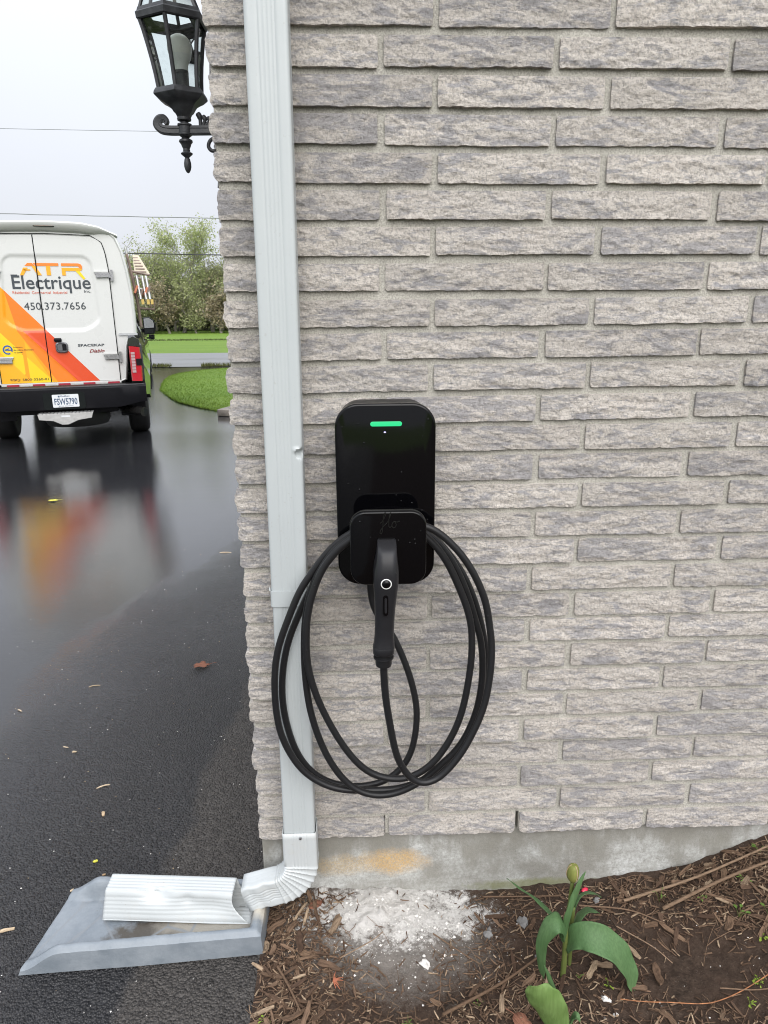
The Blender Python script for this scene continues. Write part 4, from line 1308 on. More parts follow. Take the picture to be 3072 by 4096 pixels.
# rear doors: relief sheet (embossed window panel), cut along the printed stripes
def panel_in(x, z):
    cxl, cxr = -.515, .492
    zt = 2.245; zb = 1.405 + .065 * sstep(.30, .50, abs(x + .01)) 
    xr_ = interp([(1.4, .512), (2.24, .470)], z); xl_ = interp([(1.4, -.545), (2.24, -.475)], z)
    r = .11
    dx = max(xl_ + r - x, x - (xr_ - r), 0); dz = max(zb + r - z, z - (zt - r), 0)
    return r - hypot(dx, dz)          # >0 inside
def door_y(x, z):
    d = panel_in(x, z)
    y = -1.004 + .014 * sstep(-.012, .014, d)
    # pressed diagonal crease running down the lower doors
    ln = abs((z - 1.385) + 1.10 * (x + .34)) / 1.49
    if z < 1.39 and x > -.36: y -= .007 * max(0, 1 - ln / .020)
    return y
def door(name, x0, x1, top_r, flip):
    bm = bmesh.new()
    nx_, nz_ = 46, 96
    grid = []
    for j in range(nz_ + 1):
        row = []
        z = .800 + (2.470 - .800) * j / nz_
        for i in range(nx_ + 1):
            a, b = x0, x1
            if top_r:
                b = interp([(.80, .661), (2.08, .657), (2.30, .636), (2.40, .610), (2.445, .57), (2.47, .50)], z)
            else:
                a = -interp([(.80, .661), (2.08, .657), (2.30, .636), (2.40, .610), (2.445, .57), (2.47, .50)], z)
            x = a + (b - a) * i / nx_
            zz = z - .012 * sstep(.2, .6, abs(x)) * (1 if j > nz_ * .85 else 0)
            row.append(bm.verts.new((x, door_y(x, zz), zz)))
        grid.append(row)
    for j in range(nz_):
        for i in range(nx_):
            bm.faces.new((grid[j][i], grid[j][i + 1], grid[j + 1][i + 1], grid[j + 1][i]))
    polys = [  # (half planes as line points, colour) painted in order; a point is inside when left of every edge
        (2, [(-.70, 2.10), (-.70, .70), (.52, .70)]),                       # whole stripe field, lower left of the main edge
        ]
    main = [(-.531, 1.902), (.423, .804)]
    cuts = [main, [(-.421, 1.408), (-.052, .805)], [(-.344, 1.390), (.180, .804)], [(-.603, 1.391), (-.474, 1.239)], [(-.358, 1.289), (-.352, .875)], [(-.358, 1.289), (-.119, .833)],
            [(-.634, 1.169), (-.393, .881)], [(-.474, 1.239), (-.119, .833)], [(-.574, 1.594), (-.421, 1.408)], [(-.49, 1.80), (-.40, 1.30)]]
    for (ax, az), (bx_, bz_) in cuts:
        nv = Vector((-(bz_ - az), 0, bx_ - ax)).normalized()
        bmesh.ops.bisect_plane(bm, geom=bm.verts[:] + bm.edges[:] + bm.faces[:], plane_co=(ax, 0, az), plane_no=nv, dist=1e-6)
    def side(l, x, z):
        (ax, az), (bx_, bz_) = l
        return (bx_ - ax) * (z - az) - (bz_ - az) * (x - ax)
    for f in bm.faces:
        c = f.calc_center_median(); x, z = c.x, c.z
        mi = 0
        if side(main, x, z) < 0:                                           # below-left of the main edge
            mi = 3                                                         # amber
            if side(cuts[8], x, z) > 0: mi = 1 if side(cuts[9], x, z) > 0 else 6
            if side(cuts[1], x, z) > 0 and z < 1.62: mi = 6
            if side(cuts[2], x, z) > 0: mi = 2 if z < 1.41 else 1
            if side(cuts[8], x, z) > 0 and z >= 1.405: mi = 1 if side(cuts[9], x, z) > 0 else 3
            if mi in (3,) and side(cuts[3], x, z) < 0 and z < 1.40 and side(cuts[6], x, z) > 0 and x < -.40: mi = 5
            if side(cuts[4], x, z) > 0 and side(cuts[5], x, z) < 0 and z < 1.29: mi = 5
            if side(cuts[4], x, z) > 0 and side(cuts[5], x, z) < 0 and side(cuts[7], x, z) > 0: mi = 4
            if side(cuts[6], x, z) < 0: mi = 4
        f.material_index = mi
        f.smooth = True
    # thickness: pull the rim back
    be = [e for e in bm.edges if e.is_boundary]
    r = bmesh.ops.extrude_edge_only(bm, edges=be)
    for v in r['geom']:
        if isinstance(v, bmesh.types.BMVert): v.co.y = -.985
    bmesh.ops.recalc_face_normals(bm, faces=bm.faces)
    me = bpy.data.meshes.new(name)
    bm.to_mesh(me); bm.free()
    for m_ in [P_WHITE] + P_OR: me.materials.append(m_)
    me.set_sharp_from_angle(angle=radians(35))
    o = bpy.data.objects.new(name, me); COL.objects.link(o); o.parent = tk
    return o
dl = door('rear_door', -.661, -.1225 - .006, False, 0)
dr = door('rear_door', -.1225 + .006, .661, True, 0)
MB().box(-.1280, -.1170, -1.000, -.980, .80, 2.475).build('door_seal', M_SEAL, tk)
# rear frame shut line
sl2 = MB()
for sg in (1, -1):
    pts_ = [(sg * interp([(.79, .667), (2.08, .664), (2.30, .643), (2.40, .617), (2.445, .577), (2.476, .50)], z), -.9995, z) for z in lin(.79, 2.476, 24)]
    sl2.tube(pts_, .0045, 4)
sl2.tube([(-.50, -.9995, 2.478), (0, -.9995, 2.490), (.50, -.9995, 2.478)], .0045, 4)
sl2.build('shut_line', M_SEAL, tk)
for x, z, sg in ((.665, 2.03, 1), (.665, 1.075, 1), (-.665, 2.03, -1), (-.665, 1.06, -1)):
    h = MB()
    h.box(x - sg * .16 if sg > 0 else x, x if sg > 0 else x + .16, -1.020, -1.0075, z + .018, z + .036)
    h.prism([(x - sg * .150, z - .022), (x - sg * .150, z + .016), (x - sg * .02, z + .016), (x + sg * .012, z + .024), (x + sg * .012, z - .024), (x - sg * .02, z - .018)], -1.030, -1.0078)
    ho = h.build('hinge', [M_CHR], tk)
    MB().box(min(x + sg * .013, x + sg * .042), max(x + sg * .013, x + sg * .042), -1.024, -1.000, z - .058, z + .068).build('hinge_plate', M_CHR, ho)
    MB().box(x - sg * .168 if sg > 0 else x + .01, x - .01 if sg > 0 else x + .168, -1.0205, -1.0076, z + .0375, z + .052).build('hinge_cap', P_WHITE, ho)
# handle with its cup and the keypad above
hd = MB().loft([[(x, y, z) for x, z in rrect(-.026 + e, .110 - e, 1.148 + e, 1.268 - e, .035, 5)] for y, e in ((-1.003, 0), (-1.024, 0), (-1.029, .005), (-1.029, .012), (-1.012, .015))])
ho = hd.build('door_handle', simple('handle_chrome', (0.14, 0.14, 0.15), .3, Metallic=.6), tk, smooth=40)
MB().loft([[(x, y, z) for x, z in rrect(.045, .092, 1.170, 1.246, .012, 4)] for y in (-1.011, -1.0135)]).build('handle_cup', M_TRB, ho)
MB().loft([[(x, y, z) for x, z in rrect(-.005, .048, 1.172, 1.244, .014, 4)] for y in (-1.011, -1.026)]).build('paddle', simple('paddle_grey', (0.10, 0.10, 0.105), .35), ho)
MB().loft([[(x, y, z) for x, z in rrect(-.036 + e, .050 - e, 1.272 + e, 1.318 - e, .015, 4)] for y, e in ((-1.003, 0), (-1.03, .002), (-1.035, .01))]).build('lock_box', M_TRB, tk, smooth=40)
# reflective tape under the doors
sill = MB().box(-.672, .672, -1.012, -.97, .768, .797)
sill.build('door_sill', P_WHITE, tk)
for k in range(5):
    x = -.615 + .283 * k
    MB().box(x, x + .135, -1.0155, -1.0122, .755, .784).build('reflector_strip', simple('tape_red', (0.30, 0.016, 0.035), .4) if k == 0 else bpy.data.materials['tape_red'], tk)
    if k < 4: MB().box(x + .137, x + .281, -1.0152, -1.0122, .755, .784).build('reflector_strip', simple('tape_silver', (0.48, 0.47, 0.46), .35) if k == 0 else bpy.data.materials['tape_silver'], tk)

# ---- lettering on the doors
def letters(name, me, y=-1.0075): return link_mesh(name, me, tk, (0, y, 0))
YI = -.994
t1 = fit_text(text_mesh('Electrique', .2, M_INK, bold=.002), -.402, .444, 1.882)
letters('door_lettering', t1, YI)
MB().box(-.405, -.335, YI - .001, YI, 2.028, 2.038).build('accent_bar', M_INK, tk)
letters('door_lettering', fit_text(text_mesh('Résidentiel  Commercial  Industriel', .1, M_INKR), -.410, .175, 1.826, None), YI)
letters('door_lettering', fit_text(text_mesh('Inc.', .1, M_INK), .364, .440, 1.838, .032), YI)
letters('door_lettering', fit_text(text_mesh('450.373.7656', .1, M_INK, space=1.02), -.309, .361, 1.645, .083), YI)
letters('door_lettering', fit_text(text_mesh('RBQ: 5800-3260-01', .1, simple('lettering_dark', (0.04, 0.03, 0.02), .5, .02)), -.566, -.152, .823, .032), -1.0065)
letters('badge', fit_text(text_mesh('SPACEKAP', .1, M_INK, bold=.003), .221, .521, 1.212, .030), -1.0065)
letters('badge', fit_text(text_mesh('Diablo', .1, simple('badge_red', (0.20, 0.02, 0.02), .4), shear=.4, bold=.002), .344, .517, 1.138, .040), -1.0065)
for k, tx in enumerate(('Corporation', 'des maîtres électriciens', 'du Québec')):
    letters('door_lettering', fit_text(text_mesh(tx, .1, bpy.data.materials['lettering_dark']), (-.488, -.486, -.482)[k], (-.388, -.272, -.392)[k], 1.212 - .030 * k, .017), -1.0065)
lg = MB()
ring_ = []
for k in range(33):
    a = radians(-25) + (2 * pi - radians(35)) * k / 32
    ring_.append([(-.549 + r * cos(a), -1.0068 - dy, 1.193 + r * sin(a)) for r, dy in ((.053, 0), (.053, .001), (.038, .001), (.038, 0))])
lg.loft(ring_)
lg.box(-.549 - .030, -.549 + .050, -1.0078, -1.0068, 1.185, 1.196)
lg.prism([(-.585, 1.196), (-.532, 1.214), (-.540, 1.1965)], -1.0078, -1.0068)
lg.build('round_emblem', M_BLUE, tk)
# big three-letter mark: upper strokes orange, lower strokes amber, tail yellow
for nm, mt, polys in (('logo_stroke', M_INKO, [[(-.245, 2.135), (-.212, 2.167), (-.165, 2.167), (-.135, 2.135)], [(-.155, 2.167), (.117, 2.167), (.117, 2.135), (-.128, 2.135)],
                                           [(.146, 2.167), (.335, 2.167), (.362, 2.155), (.373, 2.135), (.146, 2.135)], [(.330, 2.1345), (.373, 2.1345), (.371, 2.106), (.345, 2.106)]]),
                      ('logo_stroke', M_INKY, [[(-.306, 2.031), (-.262, 2.116), (-.215, 2.116), (-.268, 2.031)], [(-.262, 2.098), (-.19, 2.098), (-.19, 2.083), (-.262, 2.083)], [(-.172, 2.1345), (-.133, 2.1345), (-.072, 2.031), (-.118, 2.031)],
                                           [(-.020, 2.1345), (.026, 2.1345), (.026, 2.031), (-.020, 2.031)], [(.146, 2.116), (.335, 2.116), (.345, 2.1055), (.371, 2.1055), (.360, 2.088), (.340, 2.081), (.146, 2.081)], [(.146, 2.0805), (.186, 2.0805), (.186, 2.031), (.146, 2.031)]]),
                      ('logo_stroke', M_INKYY, [[(.295, 2.0805), (.340, 2.0805), (.395, 1.998), (.374, 1.984)]])):
    for pl in polys:
        MB().prism(pl, YI - .0012, YI).build(nm, mt, tk)

# ---- pickup: bed flanks, bumper, lamps, wheels, cab
def side_panel(sg):
    mb = MB()
    out = [(-1.13, .80), (-1.16, 1.00), (-1.14, 1.22), (-1.02, 1.335), (1.12, 1.37), (1.12, .55), (.56, .52)]
    arch = [(.53 * cos(a), .40 + .53 * sin(a)) for a in [radians(12 + 156 * k / 14) for k in range(15)]]
    poly = out + arch + [(-.56, .56), (-1.10, .62)]
    n = len(poly)
    def xo(y, z):
        w = .955 + .055 * sstep(-1.0, .2, y) - .015 * abs(z - .95)
        ar = hypot(y, z - .40)
        if ar < .66: w += .045 * sstep(.66, .54, ar)
        return w
    vs = [(sg * (xo(y, z) - (.075 if z > 1.33 else 0)), y, z) for y, z in poly] + [(sg * .80, y, z) for y, z in poly]
    mid = (0, 0)
    mb.add(vs, [tuple(range(n)), tuple(reversed(range(n, 2 * n)))] + [(i, i + n, (i + 1) % n + n, (i + 1) % n) for i in range(n)])
    return mb
for sg in (1, -1):
    o = side_panel(sg).build('bed_side', P_BLACK, tk)
    bm = bmesh.new(); bm.from_mesh(o.data); bmesh.ops.triangulate(bm, faces=[f for f in bm.faces if len(f.verts) > 4]); bm.to_mesh(o.data); bm.free()
    # tail lamp
    L_ = MB().loft([[(sg * x, y, z) for x, z in ((.800 + e, .800), (.925 - e, .795), (.935 - e, 1.00), (.925 - e, 1.20), (.800 + e, 1.215))] for y, e in ((-1.10, 0), (-1.205, .0), (-1.225, .012))])
    lo = L_.build('tail_light', M_RED, tk, smooth=35)
    for k in range(7):
        z = .90 + .036 * k
        MB().box(min(sg * .818, sg * .862), max(sg * .818, sg * .862), -1.232, -1.2255, z, z + .028).build('lamp_segment', M_LENS, lo)
    MB().box(min(sg * .870, sg * .941), max(sg * .870, sg * .941), -1.232, -1.10, .985, 1.065).build('lamp_insert', M_TRB, lo)
    MB().loft([[(sg * x, y, z) for x, z in ((.800, 1.218), (.930, 1.204), (.925, 1.290), (.86, 1.325), (.800, 1.300))] for y in (-1.0, -1.19)]).build('bed_corner', P_BLACK, tk, smooth=35)
# bumper
def bump_ring(x):
    a = abs(x); yb = -1.30 + .06 * sstep(.55, .95, a)
    return [(x, -1.05, .765), (x, yb + .02, .765 - .002), (x, yb, .735), (x, yb, .62), (x, yb + .02, .50 + .05 * sstep(.6, .95, a)), (x, -1.05, .49 + .05 * sstep(.6, .95, a))]
bump_ = MB().loft([bump_ring(x) for x in lin(-.955, .955, 30)])
bo = bump_.build('rear_bumper', M_TRB, tk, smooth=35)
MB().tube([(x, bump_ring(x)[1][1] - .004, .760) for x in lin(-.93, .93, 20)], .008, 6).build('bumper_edge', simple('bumper_grey', (0.06, 0.06, 0.065), .35), bo)
MB().loft([[(x, y, z) for x, z in rrect(-.21, .25, .505, .705, .03, 4)] for y in (-1.295, -1.305)]).build('plate_recess', M_SEAL, bo)
pl = MB().loft([[(x, y, z) for x, z in rrect(-.110, .180, .530, .680, .010, 3)] for y in (-1.3065, -1.312)]).build('license_plate', M_PLATE, tk)
def pl_text(tx, x0, x1, z0, h, mt): return link_mesh('plate_lettering', fit_text(text_mesh(tx, .1, mt, bold=.002), x0, x1, z0, h), pl, (0, -1.3125, 0))
pl_text('FSW5790', -.090, .162, .558, .078, M_PINK)
pl_text('Québec', -.020, .082, .650, .020, M_PINK)
pl_text('Je me souviens', -.050, .112, .537, .012, M_PINK)
MB().box(-.045, -.026, -1.3135, -1.3122, .648, .668).build('plate_crest', M_PINK, pl)
# tread plate step in the hitch
stp = MB()
stp.prism([(-.272, .470), (.326, .470), (.310, .412), (.16, .392), (.05, .345), (-.02, .345), (-.11, .392), (-.262, .412)], -1.46, -1.450)
stp.box(-.272, .326, -1.4495, -1.30, .462, .472)
so_ = stp.build('hitch_step', M_ALU, tk)
for k in range(15):
    x = -.255 + .040 * k
    MB().loft([[(x + .004 - e, y, z) for y, z in ()] for e in ()]) if False else MB().box(x, x + .026, -1.445, -1.32, .4722, .478).build('tread_rib', M_ALU, so_)
MB().box(-.02, .075, -1.4635, -1.4602, .432, .452).build('step_label', M_PLATE, so_)
bevel(MB().box(-.62, .40, .55, 2.3, .24, .44).build('under_shade_block', M_TRB, tk), .03)  # made-up dark block, added to fill the underbody gap with shade
MB().lathe([(.20, -.10), (.36, -.11), (.39, -.05), (.39, .05), (.36, .11), (.20, .10)], (.10, -.70, .36), 28, axis='z').build('under_shade_disc', M_TYRE, tk, smooth=50)  # made-up dark disc, added to close the light gap between the wheels
MB().box(-.04, .09, -1.30, -.6, .40, .46).build('hitch_bar', M_TRB, tk)
MB().box(-.60, .60, -1.04, 3.4, .42, .60).build('chassis', M_TRB, tk)
MB().lathe([(.10, -.55), (.15, -.3), (.16, 0), (.15, .3), (.10, .55)], (0.05, 0, .40), 16, axis='x').build('axle_housing', M_TRB, tk, smooth=60)
MB().tube([(.60, 0.6, .42), (.64, -.75, .44), (.70, -1.02, .435), (.905, -1.27, .425)], .056, 16).build('exhaust', simple('exhaust_steel', (0.045, 0.043, 0.042), .3, Metallic=.8), tk, smooth=60)
for sg in (1, -1):
    MB().box(min(sg * .62, sg * .93), max(sg * .62, sg * .93), -.60, -.585, .30, .62).build('mud_flap', M_TRB, tk)
def wheel(parent, x, y, r, w, nm='wheel'):
    wh = empty(nm, (x, y, r)); wh.parent = parent
    prof_ = [(r * .62, -w / 2 + .02), (r * .80, -w / 2), (r * .93, -w / 2 + .012), (r * .985, -w / 2 + .035), (r, -w * .25), (r * 1.0, 0), (r, w * .25), (r * .985, w / 2 - .035), (r * .93, w / 2 - .012), (r * .80, w / 2), (r * .62, w / 2 - .02)]
    MB().lathe(prof_, (0, 0, 0), 40, axis='x').build('tyre', M_TYRE, wh, smooth=50)
    MB().lathe([(r * .60, -w * .36), (r * .62, w * .36), (r * .52, w * .38), (r * .45, w * .22), (r * .20, w * .30), (.001, w * .32)], (0, 0, 0), 24, axis='x').build('rim', M_CHR, wh, smooth=40)
    return wh
for x in (.835, -.835):
    wheel(tk, x, 0, .405, .275); wheel(tk, x, 3.62, .405, .275)
# cab and bonnet
def cab_ring(y, hw, zb, zs, hs, zt, ht):
    pts = [(hw * .94, y, zb), (hw, y, zb + .25), (hw, y, zs - .08), (hs, y, zs), (ht, y, zt - .05), (ht - .10, y, zt)]
    return pts + [(-x, y_, z) for x, y_, z in reversed(pts)]
cabm = MB().loft([cab_ring(1.16, .98, .52, 1.36, .95, 1.85, .72), cab_ring(1.30, 1.0, .50, 1.36, .97, 1.94, .75), cab_ring(2.0, 1.005, .48, 1.34, .97, 1.97, .77), cab_ring(2.55, 1.005, .48, 1.31, .96, 1.93, .75),
                  cab_ring(3.05, 1.0, .50, 1.27, .94, 1.36, .80), cab_ring(3.2, 1.0, .50, 1.24, .93, 1.29, .82), cab_ring(4.2, .97, .52, 1.18, .90, 1.22, .78), cab_ring(4.45, .90, .55, 1.05, .80, 1.10, .7)])
cabm.build('cab', P_BLACK, tk, smooth=30)
for sg in (1, -1):
    MB().add([(sg * .985, 1.30, 1.40), (sg * .985, 2.80, 1.37), (sg * .80, 2.45, 1.84), (sg * .79, 1.42, 1.86), (sg * .96, 1.30, 1.40), (sg * .96, 2.80, 1.37), (sg * .775, 2.45, 1.84), (sg * .765, 1.42, 1.86)],
             [(0, 1, 2, 3), (7, 6, 5, 4), (0, 4, 5, 1), (1, 5, 6, 2), (2, 6, 7, 3), (3, 7, 4, 0)]).build('side_window', M_GLS, tk)
    mi_ = MB().loft([[(sg * x, y, z) for x, z in ((1.03 + e, 1.225 + e), (1.20 - e, 1.24 + e), (1.232 - e, 1.35), (1.205 - e, 1.46), (1.13, 1.515 - e), (1.03 + e, 1.50 - e))] for y, e in ((2.36, .006), (2.40, 0), (2.52, .02))])
    mo = mi_.build('door_mirror', M_TRB, tk, smooth=35)
    MB().loft([[(sg * x, y, z) for x, z in ((1.043, 1.335), (1.195, 1.342), (1.200, 1.40), (1.185, 1.455), (1.125, 1.500), (1.043, 1.488))] for y in (2.3605, 2.354)]).build('mirror_glass', M_MIR, mo)
    MB().loft([[(sg * x, y, z) for x, z in ((1.043, 1.242), (1.180, 1.252), (1.190, 1.325), (1.043, 1.322))] for y in (2.3605, 2.354)]).build('spotter_glass', M_GLS, mo)
    MB().box(min(sg * .98, sg * 1.06), max(sg * .98, sg * 1.06), 2.42, 2.50, 1.26, 1.32).build('mirror_arm', M_TRB, mo)
MB().lathe([(.047, 0), (.047, .004)], (.905, -1.27, .425), 14, axis='y').build('exhaust_bore', M_SEAL, tk)
# body seam strip and rack on the right flank
MB().box(.700, .918, -1.002, -.9985, 1.335, 1.362).build('seam_strip', simple('seam_grey', (0.42, 0.43, 0.44), .4), tk)
M_RACK = simple('rack_weathered', (0.20, 0.145, 0.12), .5, .3, 10)
for y in (-.72, .95):
    rk = MB()
    rk.tube([(.885, y, 2.30), (.930, y, 2.02), (.965, y, 1.70), (.975, y, 1.42)], .016, 8)
    rk.tube([(.95, y, 1.655), (1.15, y, 1.640), (1.16, y, 1.72)], .014, 8)
    rk.tube([(.91, y, 2.10), (1.13, y, 2.05)], .014, 8)
    rk.build('side_rack', M_RACK, tk, smooth=60)

MB().tube([(.895, -.1, 2.16), (.880, -.1, 2.42)], .017, 8).build('rack_post', M_ALU, tk, smooth=60)
# ladder hanging on the rack
M_FIB = simple('ladder_fibreglass', (0.50, 0.17, 0.09), .5, .15)
ld = empty('ladder', (-3.60, 8.375, -.2), TH, 'aluminium and orange ladder carried on the side rack of the white service body', 'ladder')
for x, z in ((.985, 1.74), (1.045, 1.70), (1.10, 1.72), (1.135, 1.735)):
    mt = M_FIB if x in (.985, 1.10) else M_RACK
    MB().obox((x - .03, .45, z + .14), (.012, 0, -.004), (0, 1.25, 0), (.02, 0, .045)).build('rail', mt, ld)
for k in range(8):
    y = -.72 + .32 * k
    MB().tube([(.955, y, 1.90), (1.10, y, 1.86)], .013, 8).build('rung', M_ALU, ld, smooth=60)
MB().add([(.955, -.60, 2.075), (1.142, -.60, 2.070), (1.026, -.42, 2.305), (.955, -.42, 2.305), (.955, -.58, 2.065), (1.142, -.58, 2.060), (1.026, -.40, 2.295), (.955, -.40, 2.295)], [(0, 1, 2, 3), (7, 6, 5, 4), (0, 4, 5, 1), (1, 5, 6, 2), (2, 6, 7, 3), (3, 7, 4, 0)]).build('step_plank', simple('plank_cream', (0.46, 0.41, 0.31), .6, .1), ld)
for k in range(6):
    MB().obox((1.040 - .011 * k, -.588 + .029 * k, 2.098 + .0345 * k), (.060 - .006 * k, 0, 0), (0, .004, .006), (0, -.004, .003)).build('plank_slot', M_RACK, ld)
for x in (1.02, 1.085, 1.13):
    MB().box(x - .016, x + .016, -.83, -.79, 1.70, 1.76).build('rail_foot', simple('foot_yellow', (0.50, 0.36, 0.10), .6), ld)
    MB().tube([(x - .02, -.80, 1.76), (x - .045, -.75, 2.04)], .016, 8).build('rail_tube', M_ALU, ld, smooth=60)

# ================================================================== dark car parked ahead of the truck
TH2 = radians(13)
car = empty('parked_car', (-6.0, 17.3, gz(0, 17.3)), TH2, 'black car parked ahead of the pickup, only its right flank showing', 'car')
def car_ring(y, hw, zb, zs, zt, ht):
    pts = [(hw * .92, y, zb), (hw, y, zb + .2), (hw, y, zs - .12), (hw * .96, y, zs), (ht, y, zt - .05), (ht - .12, y, zt)]
    return pts + [(-x, y_, z) for x, y_, z in reversed(pts)]
MB().loft([car_ring(-2.15, .75, .35, .90, .96, .6), car_ring(-2.0, .85, .25, .98, 1.02, .7), car_ring(-1.2, .90, .20, .98, 1.05, .75), car_ring(-.7, .91, .20, .96, 1.42, .62), car_ring(.2, .91, .20, .95, 1.47, .62),
           car_ring(.9, .91, .20, .93, 1.05, .72), car_ring(1.1, .90, .20, .90, .96, .74), car_ring(1.95, .86, .22, .78, .83, .65), car_ring(2.2, .75, .32, .66, .70, .55)]).build('body', P_BLACK, car, smooth=32)
for x in (.80, -.80):
    wheel(car, x, 1.38, .325, .21); wheel(car, x, -1.38, .325, .21)
for sg in (1, -1):
    MB().obox((sg * .80, -.2, 1.19), (sg * .004, 0, 0), (0, .72, 0), (-sg * .12, 0, .16)).build('side_window', M_GLS, car)
    cm = MB().loft([[(sg * x, y, z) for x, z in rrect(.94, 1.09, .93, 1.06, .03, 4)] for y in (.56, .70)]).build('door_mirror', P_BLACK, car, smooth=40)
    MB().loft([[(sg * x, y, z) for x, z in rrect(.955, 1.075, .945, 1.045, .02, 4)] for y in (.5585, .554)]).build('mirror_glass', M_MIR, cm)
    MB().box(min(sg * .88, sg * .945), max(sg * .88, sg * .945), .60, .66, .95, .99).build('mirror_arm', M_TRB, cm)
# ================================================================== GARDEN BED
SB = [(-.1, .012), (.154, .014), (.33, -.004), (.51, -.012), (.69, -.006), (.87, .008), (.99, .026), (1.11, .057), (1.23, .103), (1.30, .128), (1.6, .19), (3, .22)]
def soil_z(x, y, fine=True):
    b = interp(SB, x)
    k = sstep(-1.1, 0.0, y)
    z = b * (.25 + .75 * k) + .004
    # trodden hollow in front of the tulip, heap of crumbled mortar below the charger
    z -= .016 * math.exp(-((x - 1.02) / .14) ** 2 - ((y + .26) / .10) ** 2)
    z += .016 * math.exp(-((x - .31) / .10) ** 2 - ((y + .05) / .07) ** 2)
    z -= .010 * math.exp(-((x - .36) / .16) ** 2 - ((y + .27) / .08) ** 2)
    if fine:
        z += .010 * noise.fractal(Vector((x * 6, y * 6, 1)), .9, 2, 3) + .0045 * noise.fractal(Vector((x * 30, y * 30, 4)), .85, 2.1, 4)
    if fine and 0 < x < .7 and y > -.3:
        z += .012 * max(0, noise.fractal(Vector((x * 45, y * 45, 8)), .9, 2, 3)) * math.exp(-((x - .33) / .14) ** 2 - ((y + .07) / .10) ** 2)
    if x < .06: z = z * sstep(.015, .06, x) + .002 * (1 - sstep(.015, .06, x))
    return z
def m_soil():
    m = N('garden_soil')
    n1 = m.noise(9, detail=6, rough=.65); n2 = m.noise(75, detail=6, rough=.75); n3 = m.noise(330, detail=3, rough=.7)
    c = m.mix(m.map(n1, .35, .65), (0.030, 0.020, 0.014), (0.058, 0.036, 0.025))
    c = m.mix(m.map(n2, .40, .66, 0, .8), c, (0.085, 0.058, 0.042))
    c = m.mix(m.map(n3, .64, .74, 0, .75), c, (0.23, 0.20, 0.17))
    # pale mortar powder swept out below the charger
    q = m.math('ADD', m.math('MULTIPLY', m.blob((.33, -.055, 0), (.33, .155, .3)), .72), m.math('ADD', m.math('MULTIPLY', m.noise(11, detail=8, rough=.8), 1.35), m.math('MULTIPLY', n2, .55)))
    c = m.mix(m.map(q, 1.20, 1.36, 0, .97), c, (0.76, 0.74, 0.71))
    q2 = m.math('ADD', m.blob((.32, -.10, 0), (.42, .30, .3)), m.math('ADD', m.math('MULTIPLY', m.noise(24, detail=7, rough=.75), .7), m.math('MULTIPLY', n3, .5)))
    c = m.mix(m.map(q2, .92, 1.30, 0, .45), c, (0.38, 0.36, 0.33))
    m.set(Base_Color=c, Roughness=.92, Specular_IOR_Level=.25)
    b = m.bump(n2, .9, .008)
    m.bump(n3, .8, .003, b)
    return m.mat
M_SOIL = m_soil()
sheet('garden_bed', lin(.012, 1.62, 330) + lin(1.66, 4, 24) + [5, 6, 8], [-12, -8, -5] + lin(-3.0, -.72, 30) + lin(-.70, .016, 150), soil_z, M_SOIL)  # unseen stretch behind the camera added to cut green bounce light on the wall
def on_soil(x, y): return soil_z(x, y)

def m_wood(name, a, b, c):
    m = N(name)
    g = m.noise(1, m.coord((60, 400, 400), rand=True), 4, .6)
    r = m.rand()
    isl = m.n.new('ShaderNodeNewGeometry').outputs['Random Per Island']
    r2 = m.math('FRACT', m.math('ADD', r, isl))
    col = m.mix(r2, a, b)
    col = m.mix(m.map(m.math('FRACT', m.math('MULTIPLY', r2, 7.31)), .78, .95), col, c)
    col = m.mix(m.map(g, .35, .6, .55, 0), col, tuple(x * .35 for x in a))
    m.set(Base_Color=col, Roughness=.85, Specular_IOR_Level=.2)
    m.bump(g, .8, .001)
    return m.mat
M_CHIP = m_wood('wood_mulch', (0.070, 0.042, 0.028), (0.205, 0.132, 0.085), (0.39, 0.29, 0.195))
M_TWIG = m_wood('dry_stem', (0.13, 0.082, 0.052), (0.22, 0.145, 0.095), (0.30, 0.21, 0.14))
M_STONE = simple('grey_stone', (0.20, 0.195, 0.19), .8, .25, 30, bump=.5, bscale=150)
M_CRUMB = simple('mortar_crumb', (0.68, 0.655, 0.62), .95, .18, 40, bump=.6, bscale=300)

def chip_geo(rr, L, W, T):
    """splintered chip: a bent, tapered, ragged-ended sliver (long axis x)"""
    n = 4; rings = []
    bend, twist = rr.uniform(-.25, .25), rr.uniform(-.5, .5)
    w0, w1 = rr.uniform(.3, 1), rr.uniform(.15, .9)
    for k in range(n + 1):
        t = k / n
        w = W * (w0 + (1 - w0) * sin(pi * min(1, t * 1.4)) if t < .5 else w1 + (1 - w1) * sin(pi * min(1, (1 - t) * 1.4))) * rr.uniform(.85, 1.1)
        z = bend * L * (t - .5) ** 2 * 1.6
        a = twist * (t - .5)
        y0 = rr.uniform(-.12, .12) * W
        ring = []
        for sy, sz in ((-1, -1), (1, -1), (1, 1), (-1, 1)):
            y, zz = sy * w / 2, sz * T / 2 * rr.uniform(.7, 1.2)
            ring.append(((t - .5) * L + rr.uniform(-.05, .05) * L * (1 if k in (0, n) else .3), y0 + y * cos(a) - zz * sin(a), z + y * sin(a) + zz * cos(a)))
        rings.append(ring)
    return rings
rc_ = random.Random(21)
